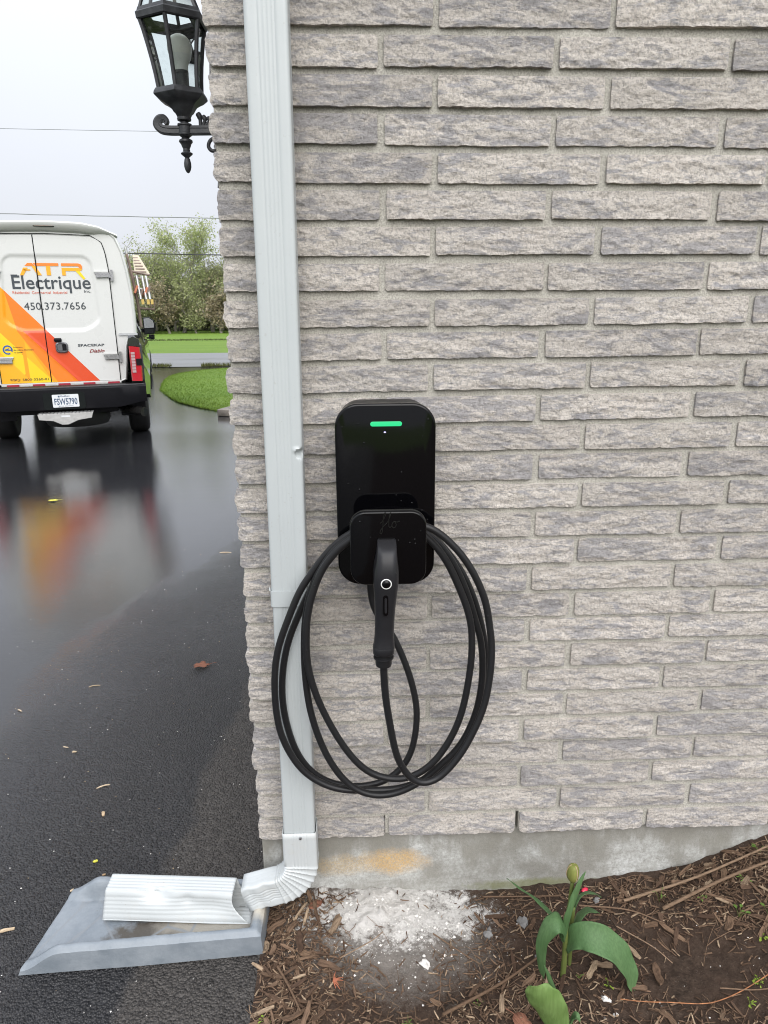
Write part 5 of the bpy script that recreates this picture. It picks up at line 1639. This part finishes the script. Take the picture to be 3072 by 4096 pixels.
def density(x, y):
    d = .42
    d += .75 * math.exp(-((x - .10) / .09) ** 2) * (1 if y < -.02 else .4)               # along the drive edge
    d += .8 * sstep(.85, 1.25, x) * sstep(-.28, -.06, y)
    d += .55 * math.exp(-((x - .56) / .12) ** 2 - ((y + .32) / .08) ** 2)
    d += .35 * sstep(-.40, -.52, y)
    d -= .95 * math.exp(-((x - .33) / .17) ** 2 - ((y + .08) / .11) ** 2)
    d -= .50 * math.exp(-((x - 1.02) / .15) ** 2 - ((y + .27) / .11) ** 2)
    d -= .35 * math.exp(-((x - .36) / .14) ** 2 - ((y + .28) / .07) ** 2)
    d -= .25 * math.exp(-((x - .72) / .14) ** 2 - ((y + .18) / .10) ** 2)
    return max(.012, min(1, d))
def place_mat(x, y, z, rr, tilt=.25):
    e = .01
    nx_, ny_ = -(soil_z(x + e, y, False) - soil_z(x - e, y, False)) / (2 * e), -(soil_z(x, y + e, False) - soil_z(x, y - e, False)) / (2 * e)
    up = Vector((nx_ + rr.gauss(0, tilt), ny_ + rr.gauss(0, tilt), 1)).normalized()
    q = up.to_track_quat('Z', 'Y')
    return Matrix.Translation((x, y, z)) @ q.to_matrix().to_4x4() @ Matrix.Rotation(rr.uniform(0, 2 * pi), 4, 'Z')
# countless small shreds: one mass
sm = MB(); k = 0
while k < 12000:
    x = rc_.uniform(.018, 1.60); y = rc_.uniform(-.62, -.002)
    if rc_.random() > density(x, y): continue
    k += 1
    L = rc_.uniform(.006, .026) * (1.6 if rc_.random() < .10 else 1); W = rc_.uniform(.0009, .0036)
    M_ = place_mat(x, y, on_soil(x, y) + rc_.uniform(.0005, .006), rc_, .3)
    sm.loft([[M_ @ Vector(p) for p in r_] for r_ in chip_geo(rc_, L, W, rc_.uniform(.0008, .0025))])
tag(sm.build('mulch_shreds', M_CHIP, None, recalc=False), 'fine brown wood mulch strewn over the dark soil', 'mulch', kind='stuff')
# coarser pieces, each its own
protos = []
for k in range(16):
    rr = random.Random(300 + k)
    L = rr.uniform(.028, .066); W = rr.uniform(.004, .015); T = rr.uniform(.002, .005)
    protos.append(MB().loft(chip_geo(rr, L, W, T)).mesh('wood_chip', M_CHIP, smooth=None))
k = 0
while k < 260:
    x = rc_.uniform(.022, 1.45); y = rc_.uniform(-.50, -.006)
    if rc_.random() > density(x, y) ** 1.3: continue
    k += 1
    o = link_mesh('wood_chip', protos[rc_.randrange(16)])
    o.matrix_world = place_mat(x, y, on_soil(x, y) + rc_.uniform(.003, .009), rc_, .22) @ Matrix.Scale(rc_.uniform(.7, 1.25), 4)
    tag(o, 'brown wood chip lying in the mulch of the garden bed', 'wood chip', 'wood chips in the garden bed')
# dry stems and roots
stems = [([(.90, -.075), (1.10, -.050), (1.35, -.012)], .0038, 'long straight dry stem rising along the foundation'), ([(.98, -.115), (1.16, -.078), (1.40, -.05)], .0045, 'thick dry stem parallel to the foundation stem'),
         ([(.42, -.33), (.56, -.26), (.66, -.20)], .0036, 'pale stem pointing at the tulip base'), ([(.20, -.20), (.27, -.155), (.30, -.13)], .0014, 'thin straight twig beside the mortar dust'),
         ([(.56, -.020), (.66, -.026), (.755, -.035)], .0022, 'reddish stem lying behind the tulip'), ([(.86, -.14), (.92, -.20), (.95, -.245)], .0016, 'curved dry root right of the tulip'),
         ([(1.15, -.18), (1.22, -.25), (1.36, -.33)], .0016, 'wiry stem by the clover'), ([(1.22, -.10), (1.27, -.20), (1.26, -.30)], .0013, 'thin wiry stem crossing toward the clover'), ([(.79, -.07), (.90, -.10), (.97, -.15)], .0022, 'arched dry stem under the chips'),
         ([(.06, -.22), (.09, -.27), (.12, -.33)], .003, 'split stick at the drive edge of the bed'), ([(.42, -.13), (.47, -.17), (.52, -.21)], .0018, 'thin root right of the mortar dust'), ([(1.02, -.32), (1.10, -.345), (1.2, -.35)], .0015, 'thin stem in the hollow')]
for pts_, r, lab in stems:
    P_ = catmull([(x, y, soil_z(x, y, False) + .009 + r + .003 * sin(7 * x)) for x, y in pts_], 8)
    o = MB().tube(P_, [r * (1 - .35 * i / len(P_)) for i in range(len(P_))], 7).build('dry_stem', M_TWIG, None, smooth=60)
    tag(o, lab, 'stem')
wi = MB()
for _ in range(430):
    x = rc_.uniform(.03, 1.5); y = rc_.uniform(-.5, -.01)
    if rc_.random() > density(x, y) + .15: continue
    a = rc_.uniform(0, 2 * pi); L = rc_.uniform(.03, .11); cu_ = rc_.gauss(0, .35)
    P_ = []
    for q in range(6):
        t = q / 5
        xx, yy = x + cos(a + cu_ * t) * L * t, min(-.004, y + sin(a + cu_ * t) * L * t)
        P_.append((xx, yy, on_soil(xx, yy) + .003 + .006 * sin(pi * t) * rc_.random()))
    wi.tube(P_, rc_.uniform(.0004, .0010), 4)
tag(wi.build('pine_straw', M_TWIG, None, recalc=False), 'thin dry needles and rootlets scattered through the mulch', 'straw', kind='stuff')
# stones
for x, y, s_, lab in ((.645, -.095, .020, 'angular grey stone left of the tulip'), (.555, -.118, .015, 'small blue-grey stone beside the dusty soil'), (.660, -.195, .011, 'round pebble by the tulip leaf tip'), (.776, -.316, .010, 'white pebble in front of the tulip'),
                      (.785, -.348, .006, 'tiny round pebble before the white one'), (.395, -.205, .014, 'flat mortar flake below the pale dust'), (.84, -.055, .010, 'pebble behind the pink petal')):
    rr = random.Random(int(x * 1000))
    mb = MB().sphere((0, 0, 0), s_, 7, 5)
    mb.v = [tuple(Vector(v) * (1 + .6 * noise.noise(Vector(v) * (1.3 / s_) + Vector((x * 50, 0, 0)))) for v in [v])[0] for v in mb.v]
    mb.v = [(a, b * .75, c * .5) for a, b, c in mb.v]
    o = mb.build('stone', M_CRUMB if 'mortar' in lab or 'white' in lab else M_STONE, None)
    o.location = (x, y, on_soil(x, y) + s_ * .15); o.rotation_euler = (0, 0, rr.uniform(0, 6))
    tag(o, lab, 'stone')
# mortar crumbs over the powder
cb = MB(); k = 0
while k < 1500:
    x = rc_.gauss(.33, .12); y = rc_.gauss(-.085, .075)
    if y > -.002 or x < .03 or y < -.5: continue
    k += 1
    s_ = rc_.uniform(.0004, .0014) * (3.2 if rc_.random() < .06 else 1); z = on_soil(x, y)
    vs_ = [Vector((rc_.gauss(0, 1), rc_.gauss(0, 1), rc_.gauss(0, .7))).normalized() * s_ * rc_.uniform(.7, 1.2) for _ in range(4)]
    vs_ = [Vector((1, 0, 0)), Vector((-1, 0, 0)), Vector((0, 1, 0)), Vector((0, -1, 0)), Vector((0, 0, 1)), Vector((0, 0, -1))]
    vs_ = [v * s_ * rc_.uniform(.7, 1.3) + Vector((x, y, z + s_ * .4)) for v in vs_]
    cb.add(vs_, [(0, 2, 4), (2, 1, 4), (1, 3, 4), (3, 0, 4), (2, 0, 5), (1, 2, 5), (3, 1, 5), (0, 3, 5)])
for _ in range(1500):                                       # dirt crumbs elsewhere
    x = rc_.uniform(.03, 1.5); y = rc_.uniform(-.55, -.004); s_ = rc_.uniform(.0005, .0022); z = on_soil(x, y)
    vs_ = [Vector(v) * s_ * rc_.uniform(.7, 1.3) + Vector((x, y, z + s_ * .3)) for v in ((1, 0, 0), (-1, 0, 0), (0, 1, 0), (0, -1, 0), (0, 0, 1), (0, 0, -1))]
    cb.add(vs_, [(0, 2, 4), (2, 1, 4), (1, 3, 4), (3, 0, 4), (2, 0, 5), (1, 2, 5), (3, 1, 5), (0, 3, 5)], 1 if rc_.random() < .93 else 0)
tag(cb.build('mortar_crumbs', [M_CRUMB, M_SOIL], None, recalc=False), 'pale mortar crumbs and dust scattered below the charger', 'rubble', kind='stuff')

# ------------------------------------------------------------------ plants
def m_tulip(name, a, b, vein=.35):
    m = N(name)
    n1 = m.noise(9, detail=4); 
    st_ = m.noise(1, m.coord((240, 240, 14)), 3)
    c = m.mix(m.map(n1, .35, .65), a, b)
    c = m.mix(m.map(st_, .4, .62, vein, 0), c, tuple(x * .62 for x in a))
    m.set(Base_Color=c, Roughness=.55, Specular_IOR_Level=.3)
    m.bump(st_, .35, .0015)
    tl = m.n.new('ShaderNodeBsdfTranslucent'); m.l.new(m.mix(.5, c, (.16, .26, .03)), tl.inputs[0])
    mx = m.n.new('ShaderNodeMixShader'); mx.inputs[0].default_value = .22
    m.l.new(m.p.outputs[0], mx.inputs[1]); m.l.new(tl.outputs[0], mx.inputs[2]); m.l.new(mx.outputs[0], m.out.inputs['Surface'])
    return m.mat
M_TUL = m_tulip('tulip_leaf', (0.082, 0.165, 0.062), (0.122, 0.215, 0.088))
M_TUL2 = m_tulip('tulip_leaf_pale', (0.145, 0.245, 0.065), (0.210, 0.315, 0.105))
M_STEM = m_tulip('tulip_stem', (0.130, 0.170, 0.045), (0.170, 0.205, 0.060))
M_BUD = m_tulip('tulip_bud', (0.200, 0.230, 0.055), (0.290, 0.290, 0.085))
M_BUDS = simple('bud_seam', (0.36, 0.26, 0.16), .6)
def leaf_mesh(spine, widths, side, cup=.25, wave=.0, mat=None, nu=8, twist=None):
    """broad strap leaf: spine points, half widths, side vectors (across) per control point"""
    S_ = catmull(spine, 8); n = len(S_)
    wt = [interp([(i / (len(widths) - 1), w) for i, w in enumerate(widths)], k / (n - 1)) for k in range(n)]
    sd = []
    for k in range(n):
        t = k / (n - 1) * (len(side) - 1); i = min(len(side) - 2, int(t))
        sd.append(Vector(side[i]).lerp(Vector(side[i + 1]), t - i).normalized())
    vs = []
    for k, p in enumerate(S_):
        tg = (S_[min(n - 1, k + 1)] - S_[max(0, k - 1)]).normalized()
        a = (sd[k] - tg * sd[k].dot(tg)).normalized(); nn = tg.cross(a)
        for j in range(-nu, nu + 1):
            u = j / nu
            vs.append(p + a * wt[k] * u + nn * (cup * wt[k] * (u * u) + wave * sin(k * .55 + (2 if u > 0 else 0)) * abs(u) ** 3))
    W = 2 * nu + 1
    fs = [(i * W + j, i * W + j + 1, (i + 1) * W + j + 1, (i + 1) * W + j) for i in range(n - 1) for j in range(W - 1)]
    return MB().add(vs, fs)
def add_leaf(root, spine, widths, side, cup=.25, wave=.0015, mat=None, nm='leaf'):
    o = root.location
    mb = leaf_mesh([Vector(p) - o for p in spine], widths, side, cup, wave)
    ob = mb.build(nm, mat or M_TUL, root, smooth=180, recalc=False)
    md = ob.modifiers.new('thick', 'SOLIDIFY'); md.thickness = .0009; md.offset = 0
    return ob
tz = soil_z(.70, -.25, False)
tu = empty('tulip', (.700, -.250, tz), 0, 'green tulip with one closed bud and broad arching leaves by the foundation', 'tulip')
o_ = tu.location
def rel(*p): return [Vector(q) - o_ for q in p]
MB().tube(catmull(rel((.699, -.250, tz - .01), (.700, -.250, .06), (.699, -.248, .13), (.703, -.246, .20), (.7055, -.246, .262)), 6), [.0062] * 6 + [.0058] * 6 + [.0048] * 6 + [.0042] * 7, 12).build('stem', M_STEM, tu, smooth=180)
bz0 = .2595
bud = MB().lathe([(.0035, bz0), (.0080, bz0 + .003), (.0118, bz0 + .010), (.0134, bz0 + .019), (.0130, bz0 + .028), (.0110, bz0 + .036), (.0080, bz0 + .0415), (.0040, bz0 + .0435), (.0005, bz0 + .0425)], tuple(Vector((.7055, -.246, 0)) - o_), 18)
nb0 = len(bud.v)
bud.v = [(x + (x - (.7055 - .70)) * .06 * sin(3 * atan2(y - .004, x - .0055)), y + (y - .004) * .06 * sin(3 * atan2(y - .004, x - .0055)), z) for x, y, z in bud.v]
bud_o = bud.build('bud', M_BUD, tu, smooth=180)
for a0 in (-1.35, .75, 2.85):
    P_ = []
    for h, r in ((.006, .0092), (.014, .0130), (.024, .0137), (.033, .0122), (.040, .0090), (.0435, .0045)):
        P_.append(Vector((.7055 + r * cos(a0 + h * 6), -.246 + r * sin(a0 + h * 6), bz0 + h)) - o_)
    MB().tube(catmull(P_, 4), .0010, 6).build('petal_seam', M_BUDS, bud_o, smooth=180)
X_, Y_ = (1, 0, 0), (0, 1, 0)
# upright leaf hugging the bud
add_leaf(tu, [(.697, -.252, .105), (.699, -.258, .15), (.702, -.262, .185), (.710, -.262, .225), (.719, -.260, .262), (.729, -.254, .292)], [.0070, .0100, .0115, .0110, .0085, .0004], [(.8, .55, 0), (.8, .6, 0), (.9, .4, 0)], .7, .0008)
# big leaf sweeping right and drooping
add_leaf(tu, [(.700, -.250, .085), (.716, -.262, .125), (.740, -.275, .140), (.775, -.286, .132), (.808, -.293, .102), (.829, -.296, .062), (.838, -.298, .024), (.841, -.296, .004)], [.014, .024, .029, .031, .028, .021, .011, .0004],
         [(-.05, -.6, -.7), (.0, -.72, -.7), (.1, -.75, -.65), (-.3, -.78, -.5), (-.65, -.65, -.3), (-.85, -.4, -.15), (-.9, -.3, 0)], -.18, .0022)
# left leaf arching over and hanging down
add_leaf(tu, [(.698, -.251, .112), (.692, -.262, .150), (.676, -.270, .178), (.655, -.274, .172), (.640, -.273, .135), (.640, -.270, .085), (.647, -.266, .040), (.652, -.262, .012)], [.010, .019, .0225, .021, .0145, .0105, .0075, .0004],
         [(-.3, -.75, -.5), (-.1, -.8, -.5), (.2, -.85, -.3), (.5, -.8, 0), (.75, -.5, .2), (.9, -.3, .1), (.9, -.3, .1)], -.22, .0015)
# far left leaf stretching back to the wall
add_leaf(tu, [(.698, -.248, .10), (.684, -.222, .135), (.655, -.185, .150), (.622, -.155, .155), (.592, -.125, .158)], [.008, .0135, .0130, .0085, .0004], [(.4, .6, -.3), (.5, .6, -.5), (.5, .5, -.6), (.5, .5, -.6)], .25, .001)
# second shoot behind with its own right-hand leaves
MB().tube(catmull(rel((.722, -.222, soil_z(.722, -.222, False) - .006), (.722, -.222, .05), (.720, -.222, .11), (.722, -.220, .165)), 6), .0046, 10).build('side_stem', M_STEM, tu, smooth=180)
add_leaf(tu, [(.720, -.222, .10), (.736, -.212, .128), (.758, -.200, .134), (.782, -.186, .120), (.802, -.172, .094)], [.010, .017, .0175, .012, .0004], [(-.1, .8, -.5), (-.1, .8, -.55), (-.2, .8, -.4), (-.4, .7, 0)], -.15, .0015)
add_leaf(tu, [(.722, -.220, .140), (.728, -.214, .175), (.748, -.204, .186), (.776, -.190, .172), (.800, -.178, .146)], [.005, .0100, .0120, .0085, .0004], [(0, .8, -.5), (0, .8, -.6), (-.2, .8, -.5), (-.3, .8, 0)], -.15, .001)
# young tulip in front: one broad cupped leaf, one narrow spear
tz2 = soil_z(.665, -.385, False)
t2 = empty('tulip', (.665, -.385, tz2), 0, 'leafy tulip shoot without a bud, one broad pale leaf and a narrow spear', 'tulip')
add_leaf(t2, [(.662, -.386, tz2 - .005), (.645, -.392, .040), (.626, -.398, .086), (.608, -.400, .122), (.596, -.398, .142), (.589, -.397, .154)], [.012, .026, .036, .035, .026, .004], [(1, -.15, 0), (1, -.2, .05), (1, -.25, .15), (.95, -.3, .3)], .35, .0025, M_TUL2)
add_leaf(t2, [(.668, -.384, tz2 - .005), (.660, -.384, .05), (.644, -.380, .104), (.629, -.376, .148), (.615, -.374, .180)], [.008, .0090, .0075, .0048, .0003], [(.8, .5, 0), (.8, .5, 0), (.85, .4, 0)], .8, .0005, M_TUL)
add_leaf(t2, [(.670, -.380, tz2 - .005), (.682, -.378, .03), (.688, -.380, .048), (.694, -.386, .040)], [.005, .0085, .0080, .0010], [(.5, .7, 0), (.4, .8, .2), (.3, .8, .3)], .6, .0005, M_TUL)
add_leaf(t2, [(.652, -.395, tz2 - .005), (.640, -.408, .012), (.626, -.414, .024), (.610, -.414, .040)], [.004, .0070, .0060, .0004], [(.8, -.4, 0), (.8, -.4, 0), (.8, -.4, .2)], .6, .0005, M_TUL2)
t3z = soil_z(.50, -.45, False)
t3 = empty('tulip', (.520, -.455, t3z), 0, 'low tulip leaf lying flat left of the pale tulip shoot', 'tulip')
add_leaf(t3, [(.500, -.470, t3z - .004), (.515, -.462, .045), (.535, -.455, .066), (.562, -.448, .064), (.590, -.440, .044)], [.012, .022, .026, .020, .0004], [(-.2, .9, -.2), (-.2, .9, -.3), (-.2, .9, -.2), (-.2, .9, 0)], -.2, .001)
# little weeds
M_WEED = m_tulip('weed_leaf', (0.110, 0.200, 0.040), (0.180, 0.280, 0.060))
M_CLOV = m_tulip('clover_leaf', (0.200, 0.300, 0.030), (0.300, 0.380, 0.060))
def weed(x, y, n, s_, mat, lab, seed, up=.5, asp=.55):
    rr = random.Random(seed); z = on_soil(x, y)
    w = empty('weed', (x, y, z), 0, lab, 'weed')
    st_ = MB()
    for k in range(n):
        a = rr.uniform(0, 2 * pi); r = s_ * rr.uniform(.3, 1.1) * (1 if n < 9 else sqrt(n / 9)); h = s_ * up * rr.uniform(.5, 1.3) + .004
        tip = Vector((cos(a) * r, sin(a) * r, h))
        st_.tube([(0, 0, -.002), tuple(tip * .5 + Vector((0, 0, h * .25))), tuple(tip)], .0006, 4)
        l = s_ * rr.uniform(.5, .9); d = Vector((cos(a), sin(a), rr.uniform(-.1, .4))).normalized(); sd = d.cross(Vector((0, 0, 1))).normalized()
        mb = MB(); vs = []
        for t, ww in ((0, .05), (.2, .6), (.5, 1), (.8, .75), (1, .05)):
            c = tip + d * l * t - Vector((0, 0, l * .3 * t * t))
            for u in (-1, 0, 1): vs.append(c + sd * u * ww * l * asp * .5 + Vector((0, 0, abs(u) * l * .10)))
        mb.add(vs, [(i * 3 + j, i * 3 + j + 1, i * 3 + j + 4, i * 3 + j + 3) for i in range(4) for j in range(2)])
        mb.build('leaf', mat, w, smooth=180, recalc=False)
    st_.build('stalk', M_STEM, w, smooth=180)
for a in ((.985, -.085, 4, .014, M_WEED, 'pair of narrow grass-like sprouts right of the tulip', 1, 1.6, .25), (1.075, -.105, 5, .010, M_WEED, 'tiny seedling among the mulch behind the hollow', 2), (1.135, -.172, 4, .020, M_WEED, 'broad-leaved seedling at the edge of the hollow', 3),
          (1.185, -.095, 5, .010, M_WEED, 'seedling beside the pale split chip', 4), (1.155, -.235, 6, .012, M_CLOV, 'lacy-leaved weed at the back of the clover', 5), (1.19, -.20, 3, .022, M_WEED, 'upright seedling behind the lacy weed', 6), (1.255, -.03, 3, .024, M_WEED, 'round-leaved weed against the rising mulch', 7),
          (1.10, -.325, 16, .008, M_CLOV, 'dense patch of tiny yellow-green clover', 8), (1.165, -.30, 5, .014, M_WEED, 'seedling just behind the clover patch', 9), (.345, -.345, 18, .007, M_WEED, 'mossy green rosette in the front soil', 10, .9, .3), (.735, -.258, 5, .006, M_WEED, 'tiny seedlings at the foot of the budded tulip', 11),
          (.045, -.335, 7, .010, M_CLOV, 'yellow blossom sprig on the drive edge of the bed', 12), (.790, -.285, 6, .010, M_CLOV, 'yellowing seedlings in front of the big leaf', 13), (.50, -.305, 3, .009, M_WEED, 'small seedling in the mid soil', 14), (1.06, -.365, 10, .008, M_CLOV, 'second clover patch nearer the orange wire', 15)):
    weed(*a)
# pink petal scrap, orange wire, fallen leaves
pk = MB().loft([[(x, y * w, z + .003 * w) for x, y, z in ((-.010, -.005, .004), (-.010, .005, .002), (-.010, 0, .009))] if False else [(xx, w * cos(a) * .006, .006 + w * sin(a) * .005) for a in [2 * pi * k / 8 for k in range(8)]] for xx, w in ((-.010, .5), (-.004, 1), (.004, .9), (.010, .4))])
po = pk.build('petal', simple('pink_petal', (0.72, 0.035, 0.085), .4), None, smooth=60)
po.location = (.822, -.018, on_soil(.822, -.018)); po.rotation_euler = (0, 0, .5)
tag(po, 'bright pink petal scrap behind the tulip bud', 'petal')
P_ = catmull([(.805, -.318, .0), (.85, -.330, 0), (.90, -.338, 0), (.98, -.345, 0), (1.06, -.335, 0), (1.14, -.312, 0), (1.25, -.29, 0)], 8)
ow = MB().tube([(p.x, p.y, soil_z(p.x, p.y, False) + .010 + .003 * sin(p.x * 30)) for p in P_], .0011, 7).build('wire', simple('orange_wire', (0.30, 0.125, 0.05), .7, .5, 90), None, smooth=180)
tag(ow, 'thin orange wire lying across the front soil', 'wire')
def dead_leaf(nm, x, y, z, s_, rot, mat, lab, cat='leaf', curl=.3, lobes=5):
    mb = MB(); n = 30; vs = [(0, 0, .1 * s_)]
    rr = random.Random(int(abs(x) * 991))
    for ring_ in (.5, 1):
        for k in range(n):
            a = 2 * pi * k / n
            r = s_ * ring_ * (.62 + .30 * abs(cos(a * lobes / 2)) + .12 * noise.noise(Vector((cos(a) * 3, sin(a) * 3, x))))
            xx, yy = r * cos(a), r * sin(a) * .8
            vs.append((xx, yy, .10 * s_ + curl * s_ * ring_ * (.5 * abs(noise.noise(Vector((xx / s_ * 2.2, yy / s_ * 2.2, x + 5)))) + .35 * (yy / s_) ** 2)))
    fs = [(0, 1 + k, 1 + (k + 1) % n) for k in range(n)] + [(1 + k, 1 + n + k, 1 + n + (k + 1) % n, 1 + (k + 1) % n) for k in range(n)]
    mb.add(vs, fs)
    o = empty(nm, (x, y, z), rot, lab, cat)
    ob = mb.build('blade', mat, o, smooth=40, recalc=False)
    md = ob.modifiers.new('t', 'SOLIDIFY'); md.thickness = .0006
    MB().tube([(s_ * .6, 0, .12 * s_), (s_ * 1.1, s_ * .1, .15 * s_), (s_ * 1.6, s_ * .25, .08 * s_)], .0010, 5).build('stalk', mat, o)
    return o
M_DEAD = m_wood('dead_leaf', (0.20, 0.085, 0.055), (0.27, 0.125, 0.08), (0.33, 0.17, 0.11))
M_YEL = simple('yellow_leaf', (0.52, 0.50, 0.05), .5)
dead_leaf('fallen_leaf', -.42, 1.27, gz(0, 1.27) + .003, .040, .3, M_DEAD, 'crumpled brown leaf lying on the wet asphalt', curl=.55)
dead_leaf('fallen_leaf', -2.30, 4.37, gz(0, 4.37) + .004, .045, .1, M_YEL, 'yellow leaf on the driveway in the truck reflection', curl=.2)
dead_leaf('fallen_leaf', .585, -.355, on_soil(.585, -.355) + .006, .028, 2.1, M_DEAD, 'reddish brown leaf beside the pale tulip leaf', curl=.4, lobes=2)
dead_leaf('fallen_leaf', .135, -.045, on_soil(.135, -.045) + .004, .020, .6, M_DEAD, 'tan curled leaf under the elbow', curl=.4, lobes=2)
sp3 = empty('cedar_sprig', (.185, -.255, on_soil(.185, -.255)), 0, 'rust-coloured cedar sprig at the left of the soil', 'sprig')
sm_ = MB()
for k in range(9):
    a = -1.2 + .32 * k; L = .018 + .008 * sin(k * 1.7)
    sm_.tube([(0, 0, .006), (cos(a) * L * .5, sin(a) * L * .5, .009), (cos(a) * L, sin(a) * L, .006)], [.0012, .0012, .0005], 5)
sm_.build('frond', simple('rust_needles', (0.36, 0.12, 0.06), .7), sp3, smooth=60)
# crumbs, seeds and slivers on the asphalt
M_PALE = m_wood('pale_sliver', (0.50, 0.38, 0.24), (0.62, 0.50, 0.36), (0.42, 0.28, 0.16))
for x, y, L, W, rz, lab in ((-.60, 2.86, .075, .012, .0, 'tan sliver on the drive by the house corner'), (-.562, .472, .038, .0050, .45, 'pale wood sliver on the coarse asphalt'), (-.518, .342, .020, .010, 1.9, 'tan seed scale behind the splash block'), (-.82, 1.127, .060, .004, .3, 'bent pale twig on the open drive'),
                            (-.763, .690, .020, .004, -.3, 'short pale splinter left of the sliver'), (-1.033, .946, .024, .005, -.6, 'pale splinter at the far left of the drive'), (-.722, .661, .015, .007, .1, 'cream crumb beside the short splinter'), (-.612, -.066, .032, .008, .25, 'brown twig piece left of the splash block'),
                            (-.50, .050, .010, .007, .7, 'cream flake by the splash block corner'), (-.435, .100, .008, .006, .2, 'small cream flake behind the splash block'), (-.475, .150, .012, .008, .2, 'yellow-green bud scale behind the splash block')):
    rr = random.Random(int(abs(x * y) * 9999))
    o = MB().loft(chip_geo(rr, L, W, max(.0018, W * .3))).build('sliver', M_YEL if 'yellow' in lab else M_PALE, None)
    o.location = (x, y, gz(x, y) + .003); o.rotation_euler = (0, 0, rz)
    tag(o, lab, 'debris')
gr = MB()
for _ in range(520):
    x = rc_.uniform(-1.6, -.02); y = -.35 + 3.6 * rc_.random() ** 1.6
    if -.56 < x < .03 and -.22 < y < .08: continue
    s_ = rc_.uniform(.0008, .0024); z = gz(x, y) + s_ * .5
    vs_ = [Vector(v) * s_ * rc_.uniform(.6, 1.4) + Vector((x, y, z)) for v in ((1, 0, 0), (-1, 0, 0), (0, 1, 0), (0, -1, 0), (0, 0, .7), (0, 0, -.7))]
    gr.add(vs_, [(0, 2, 4), (2, 1, 4), (1, 3, 4), (3, 0, 4), (2, 0, 5), (1, 2, 5), (3, 1, 5), (0, 3, 5)], 0 if rc_.random() < .6 else 1)
tag(gr.build('drive_grit', [M_CRUMB, M_PALE], None, recalc=False), 'pale grit and petals sprinkled over the wet asphalt', 'grit', kind='stuff')
